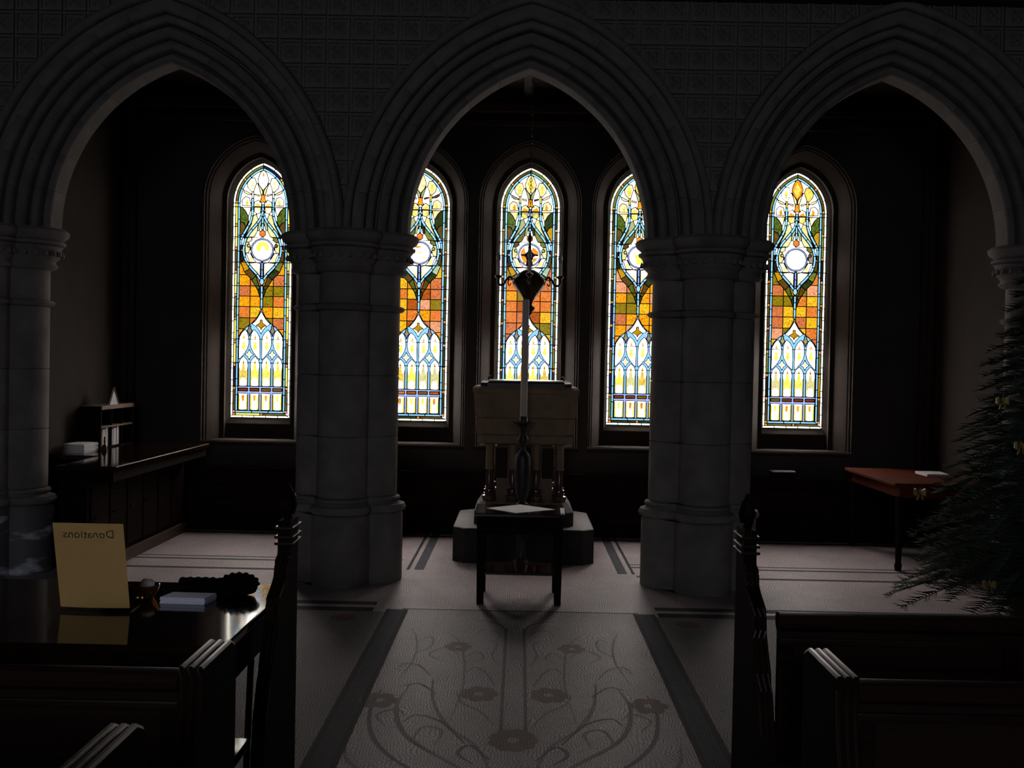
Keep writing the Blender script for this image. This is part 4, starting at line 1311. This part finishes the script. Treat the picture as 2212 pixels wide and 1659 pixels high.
def tall_end(root, s):
    """carved front pew end with a leaf finial; aisle face at x = s*0.80"""
    xa, xb = s * 0.80, s * 0.845
    back = [(3.40, 0.0), (3.40, 0.42)] + smooth_line([(3.42, 0.52), (3.50, 0.70), (3.565, 0.80), (3.58, 0.87)], 3) + [(3.59, 0.895), (3.615, 0.905)] \
        + smooth_line([(3.66, 0.925), (3.695, 0.95), (3.705, 0.985), (3.715, 1.003)], 3) + [(3.735, 1.01), (3.745, 1.02), (3.745, 1.135)]
    prof = back + [(3.875, 1.135), (3.88, 0.0)]
    end_panel(root, 'pew_end', xa, xb, prof, back[2:-2], rib=0.007)
    for z_ in (1.055, 1.078, 1.11):
        MB().box(min(xa, xb) - 0.011, max(xa, xb) + 0.011, 3.735, 3.885, z_ - 0.005, z_ + 0.005, 0.003).build('neck_ring', WOODX, root)
    xm = (xa + xb) / 2
    fin = MB().lathe([(0.45, 1.135), (0.7, 1.142), (0.5, 1.15), (0.8, 1.165), (1.0, 1.185), (0.92, 1.205), (0.74, 1.225), (0.5, 1.245), (0.18, 1.258)], 0, 0, 16, 0.024, 0.055)
    fin.v = [(p[0] + xm, p[1] + 3.81, p[2]) for p in fin.v]
    fin.build('finial', WOOD, root)
    for k in range(6):
        a = 2 * PI * k / 6
        MB().tube([(xm + 0.018 * math.cos(a), 3.81 + 0.042 * math.sin(a), 1.15), (xm + 0.026 * math.cos(a), 3.81 + 0.058 * math.sin(a), 1.185), (xm + 0.016 * math.cos(a), 3.81 + 0.036 * math.sin(a), 1.232)], [0.004, 0.006, 0.003], 6).build('finial_leaf', WOOD, root)


p1 = empty('church_pew', (1.5, 3.6, 0), 'front dark pew with tall leaf-topped end, nearest the fir tree', 'pew', 'dark church pews')
tall_end(p1, 1)
pew_body(p1, 0.853, 2.35, 3.44, 0.40)
p2 = empty('church_pew', (1.5, 2.9, 0), 'second dark pew with low moulded end behind the front pew on the tree side', 'pew', 'dark church pews')
low_end(p2, 0.815, 0.870, 2.70)
pew_body(p2, 0.870, 2.2, 2.70)
p3 = empty('church_pew', (-1.5, 2.9, 0), 'dark pew with low moulded end standing before the table with the sign', 'pew', 'dark church pews')
low_end(p3, -0.80, -0.865, 2.74, -0.022)
pew_body(p3, -2.2, -0.865, 2.74, 0.30, -0.022)
p4 = empty('church_pew', (-1.5, 2.1, 0), 'nearest dark pew at the bottom edge, only its end top showing', 'pew', 'dark church pews')
low_end(p4, -0.79, -0.85, 1.97)
pew_body(p4, -2.0, -0.85, 1.97)
p5 = empty('bench_end', (-0.83, 3.6, 0), 'tall carved bench end with leaf finial beside the table with the sign', 'bench end')
tall_end(p5, -1)
# low bench below the table
lb = empty('low_bench', (-1.4, 3.33, 0), 'low dark bench under the shiny table', 'bench')
MB().box(-2.1, -0.87, 3.18, 3.50, 0.42, 0.45, 0.006).build('seat', VARN, lb)
for x in (-2.0, -0.98):
    MB().box(x - 0.02, x + 0.02, 3.22, 3.46, 0.0, 0.42, 0.004).build('leg', WOOD, lb)

# ------------------------------------------------------------------ shiny table with the sign
st = empty('display_table', (-1.6, 3.53, 0), 'dark shiny table carrying the sign, scarf and cards behind the pew', 'table')
MB().box(-2.45, -0.85, 3.09, 3.985, 0.832, 0.86, 0.006).build('table_top', VARN, st)
MB().box(-2.40, -0.91, 3.14, 3.93, 0.66, 0.832).build('apron', WOOD, st, 0)
for x in (-2.36, -0.95):
    for yy in (3.56, 3.82):
        dx = 0.02 if x > -1.5 else -0.02
        MB().tube([(x, yy, 0.68), (x - dx, yy, 0.0)], 0.012, 8).build('leg', IRON, st)
# sign in a slanted clear holder, seen from behind
SGN = surf('cream_paper', (0.80, 0.62, 0.36), (0.85, 0.67, 0.40), rough=0.8, scale=4, bump=0)
m_, n_, l_ = new_mat('translucent_cream_paper')
out = n_.new('ShaderNodeOutputMaterial'); mx = n_.new('ShaderNodeMixShader'); df = n_.new('ShaderNodeBsdfDiffuse'); tl = n_.new('ShaderNodeBsdfTranslucent')
tcn = n_.new('ShaderNodeTexCoord'); nn = n_.new('ShaderNodeTexNoise'); nn.inputs['Scale'].default_value = 25
rr_ = n_.new('ShaderNodeValToRGB'); rr_.color_ramp.elements[0].color = (0.90, 0.62, 0.25, 1); rr_.color_ramp.elements[1].color = (0.97, 0.70, 0.31, 1)
l_.new(tcn.outputs['Object'], nn.inputs['Vector']); l_.new(nn.outputs[0], rr_.inputs[0]); l_.new(rr_.outputs[0], df.inputs[0]); l_.new(rr_.outputs[0], tl.inputs[0])
mx.inputs[0].default_value = 0.9
l_.new(df.outputs[0], mx.inputs[1]); l_.new(tl.outputs[0], mx.inputs[2]); l_.new(mx.outputs[0], out.inputs[0])
TRP = m_
m_, n_, l_ = new_mat('clear_acrylic')
out = n_.new('ShaderNodeOutputMaterial'); mx = n_.new('ShaderNodeMixShader'); tr = n_.new('ShaderNodeBsdfTransparent'); gl = n_.new('ShaderNodeBsdfGlossy')
gl.inputs['Roughness'].default_value = 0.08; tr.inputs[0].default_value = (0.92, 0.93, 0.95, 1); mx.inputs[0].default_value = 0.06
l_.new(tr.outputs[0], mx.inputs[1]); l_.new(gl.outputs[0], mx.inputs[2]); l_.new(mx.outputs[0], out.inputs[0])
ACR = m_
sx0, sx1 = -1.505, -1.275
sg = empty('sign_holder', ((sx0 + sx1) / 2, 3.5, 0.86), 'cream paper sign in a slanted clear stand on the shiny table', 'sign')


def slant(u, w, t=0.0):
    """point on the slanted board: u across (0..1), w up (m), t towards the far side"""
    curl = 0.010 * math.sin(PI * u) * (1 - min(1, w / 0.3))
    return (sx0 + (sx1 - sx0) * u, 3.50 - 0.235 * w - curl + t, 0.862 + 0.972 * w)


pm = MB()
N_, M_ = 8, 6
for tt_ in (0.0, 0.0006):
    pass
gv = [slant(i / N_, 0.012 + 0.297 * j / M_) for j in range(M_ + 1) for i in range(N_ + 1)]
pm.add(gv, [(j * (N_ + 1) + i, j * (N_ + 1) + i + 1, (j + 1) * (N_ + 1) + i + 1, (j + 1) * (N_ + 1) + i) for j in range(M_) for i in range(N_)])
paper = pm.build('paper', TRP, sg)
am = MB()
for tt_ in (-0.003,):
    gv = [slant(-0.01 + 1.02 * i / N_, 0.31 * j / M_, tt_) for j in range(M_ + 1) for i in range(N_ + 1)]
    am.add(gv, [(j * (N_ + 1) + i, j * (N_ + 1) + i + 1, (j + 1) * (N_ + 1) + i + 1, (j + 1) * (N_ + 1) + i) for j in range(M_) for i in range(N_)])
am.build('clear_back', ACR, sg)
MB().box(sx0 - 0.002, sx1 + 0.002, 3.49, 3.58, 0.8605, 0.8635).build('clear_foot', ACR, sg, 0)
# printed words on the far side, read in mirror from here
INK = surf('printing_ink', (0.01, 0.01, 0.01), (0.02, 0.02, 0.02), rough=0.8, scale=5, bump=0)


def print_text(s_, size, w_mid, u_mid=0.5):
    cu = bpy.data.curves.new('lettering', 'FONT')
    cu.body = s_
    cu.size = size
    cu.align_x = 'CENTER'
    cu.align_y = 'CENTER'
    cu.resolution_u = 2
    ob = bpy.data.objects.new('tmp_text', cu)
    C.objects.link(ob)
    dg = bpy.context.evaluated_depsgraph_get()
    me = bpy.data.meshes.new_from_object(ob.evaluated_get(dg))
    bpy.data.objects.remove(ob)
    me.name = 'lettering'
    L0 = sg.location
    for v in me.vertices:
        u = u_mid - v.co.x / (sx1 - sx0)
        p = slant(u, w_mid + v.co.y, 0.00035)
        v.co = (p[0] - L0[0], p[1] - L0[1], p[2] - L0[2])
    me.materials.clear()
    me.materials.append(INK)
    o = bpy.data.objects.new('lettering', me)
    C.objects.link(o)
    o.parent = paper
    return o


print_text('Donations', 0.040, 0.270)
# ------------------------------------------------------------------ things on the shiny table
TZ = 0.86
cb = empty('card_stack', (-1.14, 3.66, TZ), 'neat stack of bluish white cards on the shiny table', 'cards')
for k in range(5):
    z0_ = TZ + 0.0005 + k * 0.0045
    j = 0.0012 * ((k * 7) % 3 - 1)
    ca, sa = math.cos(R(-4)), math.sin(R(-4))
    q = [(-0.079, -0.038), (0.076, -0.044), (0.092, 0.042), (-0.062, 0.046)]
    MB().prism([(-1.14 + p[0] + j, 3.665 + p[1] + j) for p in q], 'z', z0_, z0_ + 0.0043).build('card', BLUEP, cb, 0)

sc = MB()
rs = random.Random(5)


def lump(cx_, cy_, cz_, rx, ry, rz, seed):
    """ribbed crumpled knit lump"""
    nu, nv = 40, 18
    rings = []
    for i in range(1, nv):
        ph = PI * i / nv
        ring = []
        for k in range(nu):
            th = 2 * PI * k / nu
            f = 1 + 0.09 * math.cos(11 * th + seed) * math.sin(ph) + 0.05 * math.sin(5 * ph + 3 * th + seed * 2)
            z_ = cz_ - rz * math.cos(ph) * f
            ring.append((cx_ + rx * math.sin(ph) * math.cos(th) * f, cy_ + ry * math.sin(ph) * math.sin(th) * f, max(TZ + 0.001, z_)))
        rings.append(ring)
    sc.loft(rings)


def ribbed_tube(pts, rad, ridge, waves):
    line = smooth_line(pts, 14)
    n_ = len(line)
    rr2 = [rad * (0.75 + 0.25 * math.sin(PI * (k + 0.5) / n_)) * (1 + ridge * math.cos(2 * PI * waves * k / n_)) for k in range(n_)]
    sc.tube(line, rr2, 14)


ribbed_tube([(-1.20, 3.86, TZ + 0.030), (-1.12, 3.84, TZ + 0.032), (-1.05, 3.83, TZ + 0.031), (-0.99, 3.80, TZ + 0.030)], 0.028, 0.10, 8)
ribbed_tube([(-1.03, 3.78, TZ + 0.030), (-0.98, 3.72, TZ + 0.036), (-0.935, 3.70, TZ + 0.035)], 0.034, 0.10, 6)
loop = [(-0.965 + 0.052 * math.cos(a), 3.76 + 0.03 * math.sin(a) * 0.6, TZ + 0.052 + 0.026 * math.sin(a)) for a in [R(x) for x in range(-40, 250, 24)]]
ribbed_tube(loop, 0.025, 0.14, 13)
lump(-0.965, 3.75, TZ + 0.036, 0.064, 0.06, 0.038, 1.0)
lump(-1.08, 3.80, TZ + 0.028, 0.09, 0.055, 0.03, 2.0)
sc.v = [(p[0] - 0.028, p[1] + 0.03, TZ + (p[2] - TZ) * 0.74) for p in sc.v]
tag(sc.build('knitted_scarf', BLACKK, smooth=60), 'black ribbed knitted scarf bunched up on the shiny table', 'scarf')

gd = empty('glass_dish', (-1.305, 3.72, TZ), 'small amber glass dish with a crumpled pale note on the shiny table', 'dish')
m_, n_, l_ = new_mat('amber_glass')
out = n_.new('ShaderNodeOutputMaterial'); pb = n_.new('ShaderNodeBsdfPrincipled')
pb.inputs['Base Color'].default_value = (0.35, 0.16, 0.05, 1); pb.inputs['Roughness'].default_value = 0.05; pb.inputs['Transmission Weight'].default_value = 0.8
l_.new(pb.outputs[0], out.inputs[0])
MB().lathe([(0.030, TZ + 0.001), (0.034, TZ + 0.006), (0.048, TZ + 0.030), (0.052, TZ + 0.045), (0.049, TZ + 0.046), (0.044, TZ + 0.030), (0.030, TZ + 0.010)], -1.305, 3.72, 20).build('bowl', m_, gd)
bm = bmesh.new()
bmesh.ops.create_icosphere(bm, subdivisions=2, radius=0.024)
for v in bm.verts:
    v.co *= 1 + 0.25 * (rs.random() - 0.5)
    v.co.x = v.co.x * 1.1 - 1.295; v.co.y += 3.72; v.co.z = v.co.z * 0.8 + TZ + 0.048
bm.verts.index_update()
nt = MB().add([v.co for v in bm.verts], [[v.index for v in f.verts] for f in bm.faces])
bm.free()
tag(nt.build('crumpled_note', PAPER, smooth=0), 'crumpled pale paper lying in the small amber dish', 'paper')

# ------------------------------------------------------------------ decorated fir tree
TRX, TRY, TRH = 3.45, 7.05, 2.45
tr_ = empty('christmas_tree', (TRX, TRY, 0), 'dark green decorated fir tree at the frame edge before the pillar', 'tree')
MB().lathe([(0.045, 0.16), (0.038, 0.8), (0.022, 1.6), (0.006, TRH - 0.05)], TRX, TRY, 10).build('trunk', BARK, tr_)
MB().lathe([(0.16, 0.0), (0.18, 0.02), (0.19, 0.24), (0.20, 0.26), (0.17, 0.26), (0.15, 0.22)], TRX, TRY, 18).build('tub', MARBLE, tr_)
br_me = None
nm = MB()
bmk = MB()
rt = random.Random(11)
tips = []
nlev = 26
for lv in range(nlev):
    z_ = 0.32 + (TRH - 0.4) * lv / (nlev - 1)
    rad = 0.80 * (1 - lv / (nlev + 1)) ** 0.9 + 0.05
    nb = max(5, int(12 * rad / 0.8) + 4)
    for k in range(nb):
        a = 2 * PI * (k + rt.random() * 0.7) / nb
        L_ = rad * (0.8 + 0.35 * rt.random())
        d = Vector((math.cos(a), math.sin(a), 0))
        base = Vector((TRX, TRY, z_ + 0.05))
        pts = [base + d * (L_ * t) + Vector((0, 0, 0.10 * L_ * t - 0.32 * L_ * t * t)) for t in (0, 0.33, 0.66, 1.0)]
        bmk.tube(pts, [0.008, 0.006, 0.004, 0.002], 4)
        tips.append(pts[-1])
        side = Vector((-d.y, d.x, 0))
        ns = max(5, int(L_ * 40))
        for i in range(ns):
            t = 0.12 + 0.88 * i / ns
            p = base + d * (L_ * t) + Vector((0, 0, 0.10 * L_ * t - 0.32 * L_ * t * t))
            ll = 0.16 * (1.1 - t) + 0.05
            for q in (-1, 1):
                e = p + side * q * ll + d * ll * 0.55 + Vector((0, 0, (rt.random() - 0.6) * 0.05))
                nrm = Vector((0, 0, 0.005))
                w_ = (e - p).cross(Vector((0, 0, 1))).normalized() * 0.005
                # twig with a cross of needle blades
                nm.add([p - w_, p + w_, e], [(0, 1, 2)])
                nm.add([p - nrm, p + nrm, e], [(0, 1, 2)])
                for tq in (0.2, 0.4, 0.6, 0.8):
                    c_ = p.lerp(e, tq)
                    dr_ = (e - p).normalized()
                    for r_ in (-1, 1):
                        n1 = c_ + dr_ * 0.022 + w_.normalized() * r_ * 0.024
                        nm.add([c_ - dr_ * 0.004, c_ + dr_ * 0.004, n1], [(0, 1, 2)])
me = bpy.data.meshes.new('needles')
me.from_pydata(nm.v, [], nm.f)
for i in range(len(me.vertices)):
    pass
me.transform(Matrix.Translation((-TRX, -TRY, 0)))
tag(place('needles', me, NEEDLE, tr_), kind='stuff')
bmk.build('branches', BARK, tr_, 0)
tag(tr_.children[-1], kind='stuff')
ORN = [((2.95, 6.60, 1.80), 'gold bow ornament high on the fir tree'), ((3.05, 6.40, 1.45), 'gold bow ornament midway on the fir tree'),
       ((2.83, 6.45, 0.50), 'gold bow ornament on the lowest fir branches'), ((2.62, 6.9, 0.95), 'tiny gold ornament at the outer edge of the fir tree')]
for (x, y_, z_), lab in ORN:
    best = min(tips, key=lambda t: (t - Vector((x, y_, z_))).length)
    tips = [t for t in tips if (t - best).length > 0.3]
    out_d = Vector((best.x - TRX, best.y - TRY, 0)).normalized()
    px, py, pz = best + out_d * 0.10 - Vector((0, 0, 0.015))
    r_ = empty('tree_bow', (px, py, pz - 0.02), lab, 'ornament', 'ornaments on the fir tree')
    for s in (-1, 1):
        MB().loft([[(px + s * 0.004, py - 0.006, pz - 0.03 - 0.008), (px + s * 0.004, py + 0.006, pz - 0.03 - 0.008), (px + s * 0.004, py + 0.006, pz - 0.022), (px + s * 0.004, py - 0.006, pz - 0.022)],
                   [(px + s * 0.03, py - 0.014, pz - 0.055), (px + s * 0.03, py + 0.014, pz - 0.055), (px + s * 0.03, py + 0.014, pz - 0.005), (px + s * 0.03, py - 0.014, pz - 0.005)],
                   [(px + s * 0.042, py - 0.008, pz - 0.045), (px + s * 0.042, py + 0.008, pz - 0.045), (px + s * 0.042, py + 0.008, pz - 0.012), (px + s * 0.042, py - 0.008, pz - 0.012)]]).build('loop', GOLD, r_, 0)
        MB().prism([(px + s * 0.002, pz - 0.03), (px + s * 0.012, pz - 0.032), (px + s * 0.026, pz - 0.085), (px + s * 0.010, pz - 0.078)], 'y', py - 0.002, py + 0.002).build('ribbon_tail', GOLD, r_, 0)
    MB().lathe([(0.004, pz - 0.04), (0.009, pz - 0.03), (0.008, pz - 0.02), (0.003, pz)], px, py, 8).build('knot', GOLD, r_)
